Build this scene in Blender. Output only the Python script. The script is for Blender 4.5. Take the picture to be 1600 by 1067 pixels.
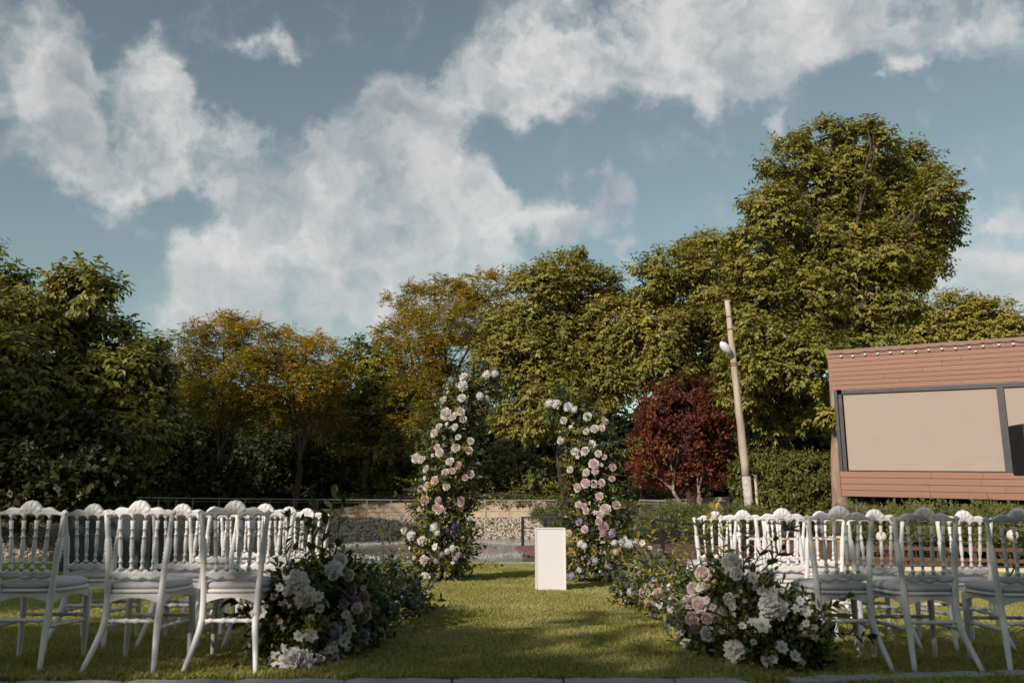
import bpy, math, random
import numpy as np
from mathutils import Vector, Matrix, Euler

for o in list(bpy.data.objects):
    bpy.data.objects.remove(o)
SC = bpy.context.scene
COL = SC.collection
R = math.radians
PI = math.pi

# ------------------------------------------------------------------ camera
F = 1330.0                       # focal length in pixels of a 1600 px wide frame
PITCH = math.atan(266.5 / F)
CAMZ = 0.873
cam_d = bpy.data.cameras.new('camera')
cam = bpy.data.objects.new('camera', cam_d)
COL.objects.link(cam)
cam.location = (0, 0, CAMZ)
cam.rotation_euler = (PI / 2 + PITCH, 0, 0)
cam_d.lens = 36.0 * F / 1600.0
cam_d.sensor_width = 36.0
cam_d.clip_start = 0.05
cam_d.clip_end = 4000
cam_d.dof.use_dof = True
cam_d.dof.focus_distance = 11.5
cam_d.dof.aperture_fstop = 3.5
SC.camera = cam

# ------------------------------------------------------------------ light and exposure
SUN_EL = R(27)
SUN_TRAVEL = Vector((0.60, 0.80))          # horizontal direction the light travels (to the right and away)
SUN_TRAVEL.normalize()
SC.view_settings.view_transform = 'Standard'
SC.view_settings.look = 'None'
SC.view_settings.gamma = 1.0
SC.view_settings.use_curve_mapping = False
SC.view_settings.exposure = 0.08
sun_d = bpy.data.lights.new('sun', 'SUN')
sun_d.energy = 4.0
sun_d.angle = R(0.6)
sun_d.color = (1.0, 0.90, 0.80)
sun = bpy.data.objects.new('sun', sun_d)
COL.objects.link(sun)
tv = Vector((SUN_TRAVEL.x * math.cos(SUN_EL), SUN_TRAVEL.y * math.cos(SUN_EL), -math.sin(SUN_EL)))
sun.rotation_euler = tv.to_track_quat('-Z', 'Y').to_euler()
sun.location = (-20, -20, 20)

SC.render.engine = 'CYCLES'
SC.cycles.max_bounces = 5
SC.cycles.diffuse_bounces = 2
SC.cycles.glossy_bounces = 2
SC.cycles.transmission_bounces = 3
SC.cycles.transparent_max_bounces = 4
SC.cycles.use_denoising = True
SC.cycles.sample_clamp_indirect = 4.0


def ray(px, py):
    """world direction of a photo pixel, scaled so that its y component is 1"""
    u = (px - 800.0) / F
    v = -(py - 533.5) / F
    y = math.cos(PITCH) - v * math.sin(PITCH)
    z = math.sin(PITCH) + v * math.cos(PITCH)
    return Vector((u / y, 1.0, z / y))


def P(px, py, d):
    r = ray(px, py)
    return Vector((r.x * d, d, CAMZ + r.z * d))


def pxm(d):
    """metres per photo pixel at depth d"""
    return d / F


# ------------------------------------------------------------------ world: sky with clouds
W = bpy.data.worlds.new('World')
SC.world = W
W.use_nodes = True
nt = W.node_tree
nt.nodes.clear()


def N(tree, typ, **kw):
    n = tree.nodes.new(typ)
    for k, v in kw.items():
        setattr(n, k, v)
    return n


def mth(tree, op, a, b=None, c=None, clamp=False):
    n = tree.nodes.new('ShaderNodeMath')
    n.operation = op
    n.use_clamp = clamp
    for i, x in enumerate((a, b, c)):
        if x is None:
            continue
        if isinstance(x, (int, float)):
            n.inputs[i].default_value = x
        else:
            tree.links.new(x, n.inputs[i])
    return n.outputs[0]


SKY_STRENGTH = 0.090
sky = N(nt, 'ShaderNodeTexSky')
sky.sky_type = 'NISHITA'
sky.sun_disc = False
sky.sun_elevation = SUN_EL
# Blender: sun_rotation 0 = +Y, positive towards +X
sky.sun_rotation = math.atan2(-SUN_TRAVEL.x, -SUN_TRAVEL.y)
sky.air_density = 1.0
sky.dust_density = 0.7
sky.ozone_density = 1.2
tc = N(nt, 'ShaderNodeTexCoord')
dirv = tc.outputs['Generated']
blobs = [
    (25, 70, 100), (70, 150, 80), (15, 215, 85), (108, 85, 66), (100, 235, 55), (145, 110, 45),
    (235, 110, 62), (285, 135, 40), (230, 225, 86), (185, 275, 62), (278, 205, 62),
    (338, 242, 70), (308, 292, 52), (418, 112, 34),
    (320, 450, 85), (420, 400, 115), (530, 380, 125), (455, 300, 85), (500, 245, 62), (610, 330, 115),
    (650, 260, 66), (730, 320, 72), (800, 318, 52), (870, 338, 56), (945, 330, 50), (900, 350, 45),
    (770, 405, 80), (640, 430, 100), (500, 460, 100), (330, 505, 70), (580, 195, 58), (650, 170, 62),
    (740, 135, 78), (830, 90, 88), (900, 125, 80), (985, 75, 100), (1080, 60, 105), (1110, 125, 60),
    (1190, 60, 105), (1290, 35, 95), (1380, 15, 80), (1410, 112, 30), (1215, 178, 28), (1500, 45, 45),
    (1570, 25, 75), (1590, 320, 42), (1555, 338, 26), (1490, 410, 80), (1560, 425, 90),
    (1600, 475, 100), (1450, 455, 75), (1530, 470, 80), (990, 398, 30), (560, 485, 26),
]
# soft distortion of the direction so that the clouds fray
nz = N(nt, 'ShaderNodeTexNoise')
nz.inputs['Scale'].default_value = 9.0
nz.inputs['Detail'].default_value = 7.0
nz.inputs['Roughness'].default_value = 0.57
nt.links.new(dirv, nz.inputs['Vector'])
vsub = N(nt, 'ShaderNodeVectorMath', operation='SUBTRACT')
nt.links.new(nz.outputs['Color'], vsub.inputs[0])
vsub.inputs[1].default_value = (0.5, 0.5, 0.5)
vma = N(nt, 'ShaderNodeVectorMath', operation='MULTIPLY_ADD')
nt.links.new(vsub.outputs[0], vma.inputs[0])
vma.inputs[1].default_value = (0.19, 0.19, 0.19)
nt.links.new(dirv, vma.inputs[2])
wdir = vma.outputs[0]
acc = None
for (bx_, by_, br_) in blobs:
    c = ray(bx_, by_).normalized()
    ang = br_ / F * 0.97 / math.sqrt(1 + ((bx_ - 800) / F) ** 2)
    dn = N(nt, 'ShaderNodeVectorMath', operation='DISTANCE')
    nt.links.new(wdir, dn.inputs[0])
    dn.inputs[1].default_value = c
    w = N(nt, 'ShaderNodeMapRange')
    w.interpolation_type = 'SMOOTHSTEP'
    w.inputs['From Min'].default_value = ang * 1.45
    w.inputs['From Max'].default_value = ang * 0.25
    nt.links.new(dn.outputs['Value'], w.inputs['Value'])
    acc = w.outputs[0] if acc is None else mth(nt, 'ADD', acc, w.outputs[0])
# beyond the frame the same broken cloud goes on
nz2 = N(nt, 'ShaderNodeTexNoise')
nz2.inputs['Scale'].default_value = 2.6
nz2.inputs['Detail'].default_value = 3.0
nt.links.new(dirv, nz2.inputs['Vector'])
far = N(nt, 'ShaderNodeMapRange')
far.inputs['From Min'].default_value = 0.50
far.inputs['From Max'].default_value = 0.60
nt.links.new(nz2.outputs['Fac'], far.inputs['Value'])
cd = ray(800, 533.5).normalized()
dt = N(nt, 'ShaderNodeVectorMath', operation='DOT_PRODUCT')
nt.links.new(dirv, dt.inputs[0])
dt.inputs[1].default_value = cd
outm = N(nt, 'ShaderNodeMapRange')
outm.inputs['From Min'].default_value = 0.80
outm.inputs['From Max'].default_value = 0.70
nt.links.new(dt.outputs['Value'], outm.inputs['Value'])
acc = mth(nt, 'ADD', acc, mth(nt, 'MULTIPLY', far.outputs[0], outm.outputs[0]))
acc = mth(nt, 'MINIMUM', acc, 1.22)
nz3 = N(nt, 'ShaderNodeTexNoise')
nz3.inputs['Scale'].default_value = 15.0
nz3.inputs['Detail'].default_value = 8.0
nz3.inputs['Roughness'].default_value = 0.54
nt.links.new(wdir, nz3.inputs['Vector'])
dens0 = mth(nt, 'ADD', acc, mth(nt, 'MULTIPLY', mth(nt, 'SUBTRACT', nz3.outputs['Fac'], 0.5), 2.1))
dens = N(nt, 'ShaderNodeMapRange')
dens.interpolation_type = 'SMOOTHSTEP'
dens.inputs['From Min'].default_value = 0.10
dens.inputs['From Max'].default_value = 1.7
dens.inputs['To Max'].default_value = 0.93
nt.links.new(dens0, dens.inputs['Value'])
# cloud brightness: lit and greyer shaded tones painted in by noise
nz4 = N(nt, 'ShaderNodeTexNoise')
nz4.inputs['Scale'].default_value = 7.5
nz4.inputs['Detail'].default_value = 5.0
nt.links.new(wdir, nz4.inputs['Vector'])
crm = N(nt, 'ShaderNodeValToRGB')
crm.color_ramp.elements[0].position = 0.32
crm.color_ramp.elements[0].color = (0.470, 0.470, 0.480, 1)
crm.color_ramp.elements[1].position = 0.66
crm.color_ramp.elements[1].color = (0.74, 0.725, 0.71, 1)
nt.links.new(nz4.outputs['Fac'], crm.inputs['Fac'])
csc = N(nt, 'ShaderNodeVectorMath', operation='SCALE')
csc.inputs['Scale'].default_value = 1.0 / SKY_STRENGTH
nt.links.new(crm.outputs['Color'], csc.inputs[0])
tint = N(nt, 'ShaderNodeMixRGB')
tint.blend_type = 'MULTIPLY'
tint.inputs['Fac'].default_value = 1.0
nt.links.new(sky.outputs[0], tint.inputs[1])
tint.inputs[2].default_value = (1.0, 1.09, 0.82, 1)
hs = N(nt, 'ShaderNodeHueSaturation')
hs.inputs['Saturation'].default_value = 0.72
hs.inputs['Value'].default_value = 1.15
nt.links.new(tint.outputs[0], hs.inputs['Color'])
mx = N(nt, 'ShaderNodeMixRGB')
nt.links.new(dens.outputs[0], mx.inputs['Fac'])
nt.links.new(hs.outputs[0], mx.inputs[1])
nt.links.new(csc.outputs[0], mx.inputs[2])
bg = N(nt, 'ShaderNodeBackground')
bg.inputs['Strength'].default_value = SKY_STRENGTH
nt.links.new(mx.outputs[0], bg.inputs['Color'])
wo = N(nt, 'ShaderNodeOutputWorld')
nt.links.new(bg.outputs[0], wo.inputs['Surface'])


# ------------------------------------------------------------------ materials
def ramp_node(t, cols, fac):
    r = N(t, 'ShaderNodeValToRGB')
    el = r.color_ramp.elements
    n = len(cols)
    while len(el) < n:
        el.new(0.5)
    for i, c in enumerate(cols):
        if len(c) == 4:
            el[i].position = c[3]
        else:
            el[i].position = i / max(1, n - 1)
        el[i].color = (c[0], c[1], c[2], 1)
    t.links.new(fac, r.inputs['Fac'])
    return r.outputs['Color']


def pmat(name, cols, scale=6.0, rough=0.6, bump=0.0, bscale=None, detail=5.0, spec=0.35, stretch=(1, 1, 1),
         metal=0.0, objrand=0.0, coat=0.0, bdist=0.01):
    m = bpy.data.materials.new(name)
    m.use_nodes = True
    t = m.node_tree
    b = t.nodes['Principled BSDF']
    b.inputs['Roughness'].default_value = rough
    b.inputs['Specular IOR Level'].default_value = spec
    b.inputs['Metallic'].default_value = metal
    b.inputs['Coat Weight'].default_value = coat
    c = N(t, 'ShaderNodeTexCoord')
    mp = N(t, 'ShaderNodeMapping')
    mp.inputs['Scale'].default_value = stretch
    t.links.new(c.outputs['Object'], mp.inputs['Vector'])
    nz = N(t, 'ShaderNodeTexNoise')
    nz.inputs['Scale'].default_value = scale
    nz.inputs['Detail'].default_value = detail
    nz.inputs['Roughness'].default_value = 0.6
    t.links.new(mp.outputs[0], nz.inputs['Vector'])
    fac = nz.outputs['Fac']
    st = N(t, 'ShaderNodeMapRange')
    st.inputs['From Min'].default_value = 0.3
    st.inputs['From Max'].default_value = 0.7
    t.links.new(fac, st.inputs['Value'])
    fac = st.outputs[0]
    if objrand:
        oi = N(t, 'ShaderNodeObjectInfo')
        fac = mth(t, 'ADD', mth(t, 'MULTIPLY', fac, 1 - objrand), mth(t, 'MULTIPLY', oi.outputs['Random'], objrand))
    t.links.new(ramp_node(t, cols, fac), b.inputs['Base Color'])
    if bump:
        n2 = N(t, 'ShaderNodeTexNoise')
        n2.inputs['Scale'].default_value = bscale or scale * 4
        n2.inputs['Detail'].default_value = 4
        t.links.new(mp.outputs[0], n2.inputs['Vector'])
        bp = N(t, 'ShaderNodeBump')
        bp.inputs['Strength'].default_value = bump
        bp.inputs['Distance'].default_value = bdist
        t.links.new(n2.outputs['Fac'], bp.inputs['Height'])
        t.links.new(bp.outputs[0], b.inputs['Normal'])
    return m


def leafmat(name, cols, trans=0.3, rough=0.5, spec=0.3, tcol=(1.25, 1.2, 0.6)):
    """foliage or petals: colour by the per-leaf attribute 'tint', some light passes through"""
    m = bpy.data.materials.new(name)
    m.use_nodes = True
    t = m.node_tree
    b = t.nodes['Principled BSDF']
    out = t.nodes['Material Output']
    b.inputs['Roughness'].default_value = rough
    b.inputs['Specular IOR Level'].default_value = spec
    a = N(t, 'ShaderNodeAttribute', attribute_name='tint')
    col = ramp_node(t, cols, a.outputs['Fac'])
    t.links.new(col, b.inputs['Base Color'])
    tr = N(t, 'ShaderNodeBsdfTranslucent')
    mc = N(t, 'ShaderNodeMixRGB', blend_type='MULTIPLY')
    mc.inputs['Fac'].default_value = 1
    t.links.new(col, mc.inputs[1])
    mc.inputs[2].default_value = (*tcol, 1)
    t.links.new(mc.outputs[0], tr.inputs['Color'])
    ms = N(t, 'ShaderNodeMixShader')
    ms.inputs['Fac'].default_value = trans
    t.links.new(b.outputs[0], ms.inputs[1])
    t.links.new(tr.outputs[0], ms.inputs[2])
    t.links.new(ms.outputs[0], out.inputs['Surface'])
    return m


M = {}
M['lawn_soil'] = pmat('lawn_soil', [(0.075, 0.072, 0.026), (0.12, 0.11, 0.042)], 5, 0.9, 0.4, 60)
M['grass'] = leafmat('grass', [(0.2515, 0.2616, 0.0679), (0.3521, 0.3487, 0.097), (0.4695, 0.4271, 0.1649), (0.5465, 0.5465, 0.3296)], 0.30, 0.55, 0.15)
_t = M['grass'].node_tree
_g = N(_t, 'ShaderNodeNewGeometry')
_n = N(_t, 'ShaderNodeTexNoise')
_n.inputs['Scale'].default_value = 1.1
_n.inputs['Detail'].default_value = 4
_t.links.new(_g.outputs['Position'], _n.inputs['Vector'])
_at = [x for x in _t.nodes if x.type == 'ATTRIBUTE'][0]
_rp = [x for x in _t.nodes if x.type == 'VALTORGB'][0]
_f = mth(_t, 'ADD', _at.outputs['Fac'], mth(_t, 'MULTIPLY', mth(_t, 'SUBTRACT', _n.outputs['Fac'], 0.5), 1.5))
_t.links.new(_f, _rp.inputs['Fac'])
M['kerb'] = pmat('kerb', [(0.26, 0.27, 0.27), (0.40, 0.40, 0.39)], 9, 0.85, 0.35, 70, objrand=0.3)
M['soil'] = pmat('soil', [(0.10, 0.07, 0.045), (0.20, 0.14, 0.09)], 3, 0.95, 0.5, 30)
M['rough_ground'] = pmat('rough_ground', [(0.030, 0.032, 0.014), (0.07, 0.06, 0.03)], 1.5, 0.95, 0.5, 20)
M['path'] = pmat('path', [(0.30, 0.225, 0.17), (0.40, 0.31, 0.24)], 1.2, 0.9, 0.3, 30)
M['sandstone'] = pmat('sandstone', [(0.24, 0.18, 0.125), (0.46, 0.36, 0.265), (0.52, 0.42, 0.315), (0.60, 0.51, 0.40)], 2.2, 0.9, 0.8, 9, detail=8, objrand=0.25, bdist=0.05)
M['stone'] = leafmat('riprap_stone', [(0.2592, 0.2059, 0.168), (0.4666, 0.3744, 0.3), (0.55, 0.55, 0.504)], 0.0, 0.9, 0.2)
M['rail_metal'] = pmat('rail_metal', [(0.20, 0.19, 0.175), (0.28, 0.265, 0.24)], 4, 0.5, 0, metal=0.2)
M['black_metal'] = pmat('black_metal', [(0.012, 0.012, 0.014), (0.022, 0.022, 0.024)], 8, 0.45, 0.05)
M['dark_grey_metal'] = pmat('dark_grey_metal', [(0.045, 0.042, 0.042), (0.07, 0.066, 0.066)], 6, 0.45, 0.05)
M['deck'] = pmat('deck_plank', [(0.13, 0.075, 0.055), (0.22, 0.13, 0.10)], 7, 0.7, 0.2, 40, stretch=(1, 6, 1), objrand=0.3)
M['white_paint'] = pmat('white_chair_paint', [(0.72, 0.705, 0.70), (0.79, 0.775, 0.765)], 11, 0.42, 0.10, 90, spec=0.4, objrand=0.2, bdist=0.002)
M['cushion'] = pmat('seat_cushion', [(0.50, 0.475, 0.49), (0.57, 0.545, 0.555)], 14, 0.8, 0.25, 160, bdist=0.003)
M['podium'] = pmat('podium_white', [(0.74, 0.725, 0.715), (0.78, 0.765, 0.755)], 3, 0.5, 0.04, 40)
M['board'] = pmat('facade_board', [(0.275, 0.140, 0.098), (0.325, 0.172, 0.120)], 4, 0.62, 0.15, 30, stretch=(1, 1, 14), objrand=0.45)
M['trim'] = pmat('facade_trim', [(0.24, 0.132, 0.098), (0.28, 0.158, 0.118)], 4, 0.6, 0.1, 30)
M['blind'] = pmat('blind_fabric', [(0.37, 0.293, 0.250), (0.395, 0.317, 0.272)], 1.6, 0.85, 0.15, 220)
M['dark_void'] = pmat('unlit_space', [(0.012, 0.010, 0.009), (0.02, 0.017, 0.014)], 3, 0.9)  # near-black tone stands in for unlit space inside and underneath
M['droplet'] = pmat('water_droplet', [(0.55, 0.56, 0.56), (0.7, 0.7, 0.69)], 5, 0.15)
M['bulb'] = pmat('frosted_bulb', [(0.62, 0.55, 0.47), (0.72, 0.66, 0.58)], 5, 0.2)
M['pole'] = pmat('weathered_pole', [(0.30, 0.235, 0.18), (0.46, 0.38, 0.30), (0.54, 0.46, 0.38)], 5, 0.85, 0.4, 22, stretch=(1, 1, 0.12), bdist=0.02)
M['pale_mottle'] = pmat('pale_mottle', [(0.36, 0.32, 0.28), (0.62, 0.59, 0.56)], 6, 0.85, 0.3, 30)  # paler mottled tone of the lowest pole section
M['rust'] = pmat('rust', [(0.16, 0.06, 0.03), (0.28, 0.12, 0.06)], 20, 0.8)
M['lamp_white'] = pmat('lamp_head', [(0.66, 0.68, 0.72), (0.76, 0.78, 0.80)], 5, 0.35)
M['globe'] = pmat('opal_globe', [(0.62, 0.58, 0.48), (0.70, 0.66, 0.56)], 4, 0.25)
M['bark'] = pmat('bark', [(0.045, 0.034, 0.025), (0.12, 0.092, 0.068)], 7, 0.9, 0.8, 18, stretch=(1, 1, 0.25), bdist=0.04)
M['pale_bark'] = pmat('pale_bark', [(0.20, 0.14, 0.10), (0.40, 0.30, 0.22)], 7, 0.9, 0.8, 18, stretch=(1, 1, 0.25), bdist=0.03)
M['amber_wood'] = pmat('amber_wood', [(0.36, 0.17, 0.035), (0.52, 0.27, 0.07)], 8, 0.35, 0.1, 30, stretch=(1, 1, 0.2), spec=0.5)
M['cream_cap'] = pmat('cream_cap', [(0.62, 0.54, 0.44), (0.74, 0.67, 0.58)], 6, 0.6)
M['brown_wood'] = pmat('brown_wood', [(0.09, 0.045, 0.025), (0.17, 0.09, 0.05)], 8, 0.7, 0.2, 30, stretch=(6, 1, 1))
M['shade_grey_cloth'] = pmat('shade_grey_cloth', [(0.045, 0.053, 0.062), (0.062, 0.071, 0.080)], 2, 0.9, 0.1, 120)  # cloth colour darkened to carry the shade on the cover

M['walnut'] = leafmat('walnut_leaf', [(0.0919, 0.1056, 0.0218), (0.1746, 0.1784, 0.0336), (0.2574, 0.2402, 0.0504), (0.3403, 0.2912, 0.0673, 0.93), (0.5194, 0.3639, 0.042)], 0.26, 0.45, 0.4)
M['shade_dark_leaf'] = leafmat('shade_dark_leaf', [(0.0189, 0.0256, 0.0067), (0.0405, 0.0459, 0.0108), (0.0641, 0.0641, 0.0175)], 0.22, 0.5, 0.35)  # leaf colour darkened to stand in for deep shade
M['locust'] = leafmat('locust_leaf', [(0.1289, 0.1504, 0.0324), (0.2579, 0.2543, 0.0446), (0.3545, 0.3096, 0.0527), (0.5372, 0.3096, 0.0508), (0.55, 0.3096, 0.0608)], 0.30, 0.6, 0.2)
M['red_leaf'] = leafmat('plum_leaf', [(0.0675, 0.0243, 0.0182), (0.1275, 0.0378, 0.0247), (0.1875, 0.054, 0.0286), (0.225, 0.0891, 0.0312), (0.255, 0.1485, 0.039)], 0.26, 0.5, 0.25, (1.3, 0.9, 0.5))
M['bush_leaf'] = leafmat('bush_leaf', [(0.07, 0.0812, 0.0196), (0.126, 0.1372, 0.0336), (0.203, 0.196, 0.056)], 0.25, 0.5, 0.3)
M['juniper'] = leafmat('juniper_needle', [(0.0585, 0.078, 0.0234), (0.13, 0.156, 0.0455), (0.26, 0.26, 0.1105)], 0.15, 0.7, 0.15)
M['deep_green'] = leafmat('deep_green_leaf', [(0.022, 0.0396, 0.0143), (0.0495, 0.0715, 0.0242), (0.0935, 0.11, 0.033), (0.165, 0.165, 0.055)], 0.2, 0.38, 0.5)
M['olive'] = leafmat('olive_leaf', [(0.1189, 0.135, 0.0285), (0.2222, 0.2222, 0.0476), (0.365, 0.3174, 0.0874), (0.5237, 0.3809, 0.0952)], 0.3, 0.45, 0.35)
M['eucalyptus'] = leafmat('eucalyptus_leaf', [(0.05, 0.075, 0.06), (0.10, 0.135, 0.11), (0.17, 0.21, 0.17)], 0.2, 0.5, 0.35, (1, 1.1, 0.9))
M['stem'] = pmat('stem', [(0.06, 0.07, 0.02), (0.13, 0.13, 0.04)], 12, 0.6)


def petalmat(name, c1, c2, trans=0.38):
    m = leafmat(name, [c1, c2], trans, 0.55, 0.25, (1, 0.97, 0.92))
    return m


M['p_white'] = petalmat('petal_white', (0.756, 0.745, 0.724), (0.88, 0.88, 0.875))
M['p_cream'] = petalmat('petal_cream', (0.78, 0.715, 0.63), (0.88, 0.85, 0.785))
M['p_blush'] = petalmat('petal_blush', (0.75, 0.6, 0.56), (0.87, 0.775, 0.735))
M['p_pink'] = petalmat('petal_pink', (0.64, 0.45, 0.44), (0.81, 0.65, 0.63))
M['p_mauve'] = petalmat('petal_mauve', (0.42, 0.28, 0.31), (0.6, 0.45, 0.48))
M['p_lilac'] = petalmat('petal_lilac', (0.36, 0.29, 0.43), (0.58, 0.51, 0.63))
M['p_purple'] = petalmat('petal_purple', (0.075, 0.045, 0.14), (0.17, 0.11, 0.26))
M['p_blue'] = petalmat('petal_blue_shaded_white', (0.40, 0.43, 0.52), (0.60, 0.63, 0.70))  # pale blue blooms; also white ones with shade put into the colour
M['anther'] = pmat('anther', [(0.42, 0.24, 0.03), (0.55, 0.36, 0.08)], 30, 0.8)


# water
def water_mat():
    m = bpy.data.materials.new('pond_water')
    m.use_nodes = True
    t = m.node_tree
    b = t.nodes['Principled BSDF']
    b.inputs['Base Color'].default_value = (0.060, 0.052, 0.030, 1)
    b.inputs['Roughness'].default_value = 0.08
    b.inputs['Specular IOR Level'].default_value = 0.6
    c = N(t, 'ShaderNodeTexCoord')
    mp = N(t, 'ShaderNodeMapping')
    mp.inputs['Scale'].default_value = (1, 0.55, 1)
    t.links.new(c.outputs['Object'], mp.inputs['Vector'])
    n1 = N(t, 'ShaderNodeTexNoise')
    n1.inputs['Scale'].default_value = 5.5
    n1.inputs['Detail'].default_value = 5
    t.links.new(mp.outputs[0], n1.inputs['Vector'])
    n2 = N(t, 'ShaderNodeTexNoise')
    n2.inputs['Scale'].default_value = 0.22
    n2.inputs['Detail'].default_value = 2
    t.links.new(mp.outputs[0], n2.inputs['Vector'])
    bp = N(t, 'ShaderNodeBump')
    bp.inputs['Distance'].default_value = 0.035
    st = N(t, 'ShaderNodeMapRange')
    st.inputs['From Min'].default_value = 0.42
    st.inputs['From Max'].default_value = 0.60
    st.inputs['To Min'].default_value = 0.35
    st.inputs['To Max'].default_value = 1.0
    t.links.new(n2.outputs['Fac'], st.inputs['Value'])
    t.links.new(st.outputs[0], bp.inputs['Strength'])
    t.links.new(n1.outputs['Fac'], bp.inputs['Height'])
    t.links.new(bp.outputs[0], b.inputs['Normal'])
    return m


M['water'] = water_mat()


# ------------------------------------------------------------------ object helpers
def tag(o, label=None, cat=None, group=None, kind=None):
    if label:
        o['label'] = label
    if cat:
        o['category'] = cat
    if group:
        o['group'] = group
    if kind:
        o['kind'] = kind
    return o


def link(name, me, parent=None, loc=None, rot=None, scale=None):
    o = bpy.data.objects.new(name, me)
    COL.objects.link(o)
    if parent is not None:
        o.parent = parent
    if loc is not None:
        o.location = loc
    if rot is not None:
        o.rotation_euler = rot
    if scale is not None:
        o.scale = scale if hasattr(scale, '__len__') else (scale,) * 3
    return o


def empty(name, loc=(0, 0, 0), rz=0.0, label=None, cat=None, group=None):
    o = bpy.data.objects.new(name, None)
    o.empty_display_size = 0.2
    COL.objects.link(o)
    o.location = loc
    o.rotation_euler = (0, 0, rz)
    return tag(o, label, cat, group)


def copy_tree(o, parent=None):
    c = o.copy()
    COL.objects.link(c)
    c.parent = parent
    for ch in o.children:
        copy_tree(ch, c)
    return c


class MB:
    def __init__(s):
        s.v = []
        s.f = []
        s.m = []
        s.smooth = []

    def add(s, vs, fs, m=0, smooth=False):
        k = len(s.v)
        s.v += [tuple(x) for x in vs]
        for f in fs:
            s.f.append(tuple(i + k for i in f))
            s.m.append(m)
            s.smooth.append(smooth)
        return s

    def box(s, c, h, m=0, mat=None):
        """c centre, h half sizes, mat optional 3x3/4x4 matrix"""
        vs = []
        for x in (-1, 1):
            for y in (-1, 1):
                for z in (-1, 1):
                    p = Vector((x * h[0], y * h[1], z * h[2]))
                    if mat is not None:
                        p = mat @ p
                    vs.append(p + Vector(c))
        s.add(vs, [(0, 1, 3, 2), (4, 6, 7, 5), (0, 4, 5, 1), (2, 3, 7, 6), (0, 2, 6, 4), (1, 5, 7, 3)], m)
        return s

    def hexa(s, lo, hi, m=0):
        """lo, hi: four corners each in the same winding"""
        vs = list(lo) + list(hi)
        s.add(vs, [(3, 2, 1, 0), (4, 5, 6, 7), (0, 1, 5, 4), (1, 2, 6, 5), (2, 3, 7, 6), (3, 0, 4, 7)], m)
        return s

    def bar(s, a, b, w, h, m=0, up=(0, 0, 1)):
        a = Vector(a)
        b = Vector(b)
        d = (b - a).normalized()
        u = Vector(up)
        sd = d.cross(u)
        if sd.length < 1e-4:
            sd = d.cross(Vector((0, 1, 0)))
        sd.normalize()
        u = sd.cross(d).normalized()
        q = [sd * w / 2 + u * h / 2, -sd * w / 2 + u * h / 2, -sd * w / 2 - u * h / 2, sd * w / 2 - u * h / 2]
        return s.hexa([a + x for x in q], [b + x for x in q], m)

    def tube(s, path, rad, n=8, m=0, cap=True, smooth=True):
        path = [Vector(p) for p in path]
        if not hasattr(rad, '__len__'):
            rad = [rad] * len(path)
        vs = []
        ref = Vector((0, 0, 1))
        d0 = (path[-1] - path[0]).normalized() if (path[-1] - path[0]).length > 1e-6 else Vector((0, 0, 1))
        if abs(d0.z) > 0.8:
            ref = Vector((0, 1, 0))
        for i, p in enumerate(path):
            a = path[max(0, i - 1)]
            b = path[min(len(path) - 1, i + 1)]
            d = (b - a).normalized()
            x = d.cross(ref).normalized()
            y = x.cross(d).normalized()
            for k in range(n):
                t = 2 * PI * k / n
                vs.append(p + (x * math.cos(t) + y * math.sin(t)) * rad[i])
        fs = []
        for i in range(len(path) - 1):
            for k in range(n):
                a = i * n + k
                b = i * n + (k + 1) % n
                fs.append((a, a + n, b + n, b))
        s.add(vs, fs, m, smooth)
        if cap:
            k0 = len(s.v) - len(vs)
            s.f.append(tuple(k0 + i for i in range(n)))
            s.m.append(m)
            s.smooth.append(False)
            L = k0 + (len(path) - 1) * n
            s.f.append(tuple(L + n - 1 - i for i in range(n)))
            s.m.append(m)
            s.smooth.append(False)
        return s

    def ball(s, c, r, nu=10, nv=7, m=0, sc=(1, 1, 1)):
        vs = []
        for j in range(nv + 1):
            t = PI * j / nv
            for i in range(nu):
                a = 2 * PI * i / nu
                vs.append((c[0] + r * sc[0] * math.sin(t) * math.cos(a), c[1] + r * sc[1] * math.sin(t) * math.sin(a), c[2] + r * sc[2] * math.cos(t)))
        fs = []
        for j in range(nv):
            for i in range(nu):
                a = j * nu + i
                b = j * nu + (i + 1) % nu
                fs.append((a, a + nu, b + nu, b))
        return s.add(vs, fs, m, True)

    def mesh(s, name, mats):
        me = bpy.data.meshes.new(name)
        me.from_pydata(s.v, [], s.f)
        for x in (mats if isinstance(mats, (list, tuple)) else [mats]):
            me.materials.append(x)
        me.polygons.foreach_set('material_index', s.m)
        me.polygons.foreach_set('use_smooth', s.smooth)
        me.update()
        return me

    def build(s, name, mats, parent=None, loc=None, rot=None):
        return link(name, s.mesh(name, mats), parent, loc, rot)


def npmesh(name, V, Fc, mat, tint=None, smooth=False):
    """V (n,3), Fc (m,3 or 4)"""
    me = bpy.data.meshes.new(name)
    n = len(V)
    k = Fc.shape[1]
    m = len(Fc)
    me.vertices.add(n)
    me.vertices.foreach_set('co', np.ascontiguousarray(V, np.float32).ravel())
    me.loops.add(m * k)
    me.loops.foreach_set('vertex_index', np.ascontiguousarray(Fc, np.int32).ravel())
    me.polygons.add(m)
    me.polygons.foreach_set('loop_start', np.arange(0, m * k, k, dtype=np.int32))
    try:
        me.polygons.foreach_set('loop_total', np.full(m, k, np.int32))
    except Exception:
        pass
    if smooth:
        me.polygons.foreach_set('use_smooth', np.ones(m, bool))
    if tint is not None:
        at = me.attributes.new('tint', 'FLOAT', 'POINT')
        at.data.foreach_set('value', np.ascontiguousarray(tint, np.float32))
    me.materials.append(mat)
    me.update(calc_edges=True)
    me.validate()
    return me


def nrm(a):
    return a / np.maximum(np.linalg.norm(a, axis=-1, keepdims=True), 1e-9)


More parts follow.
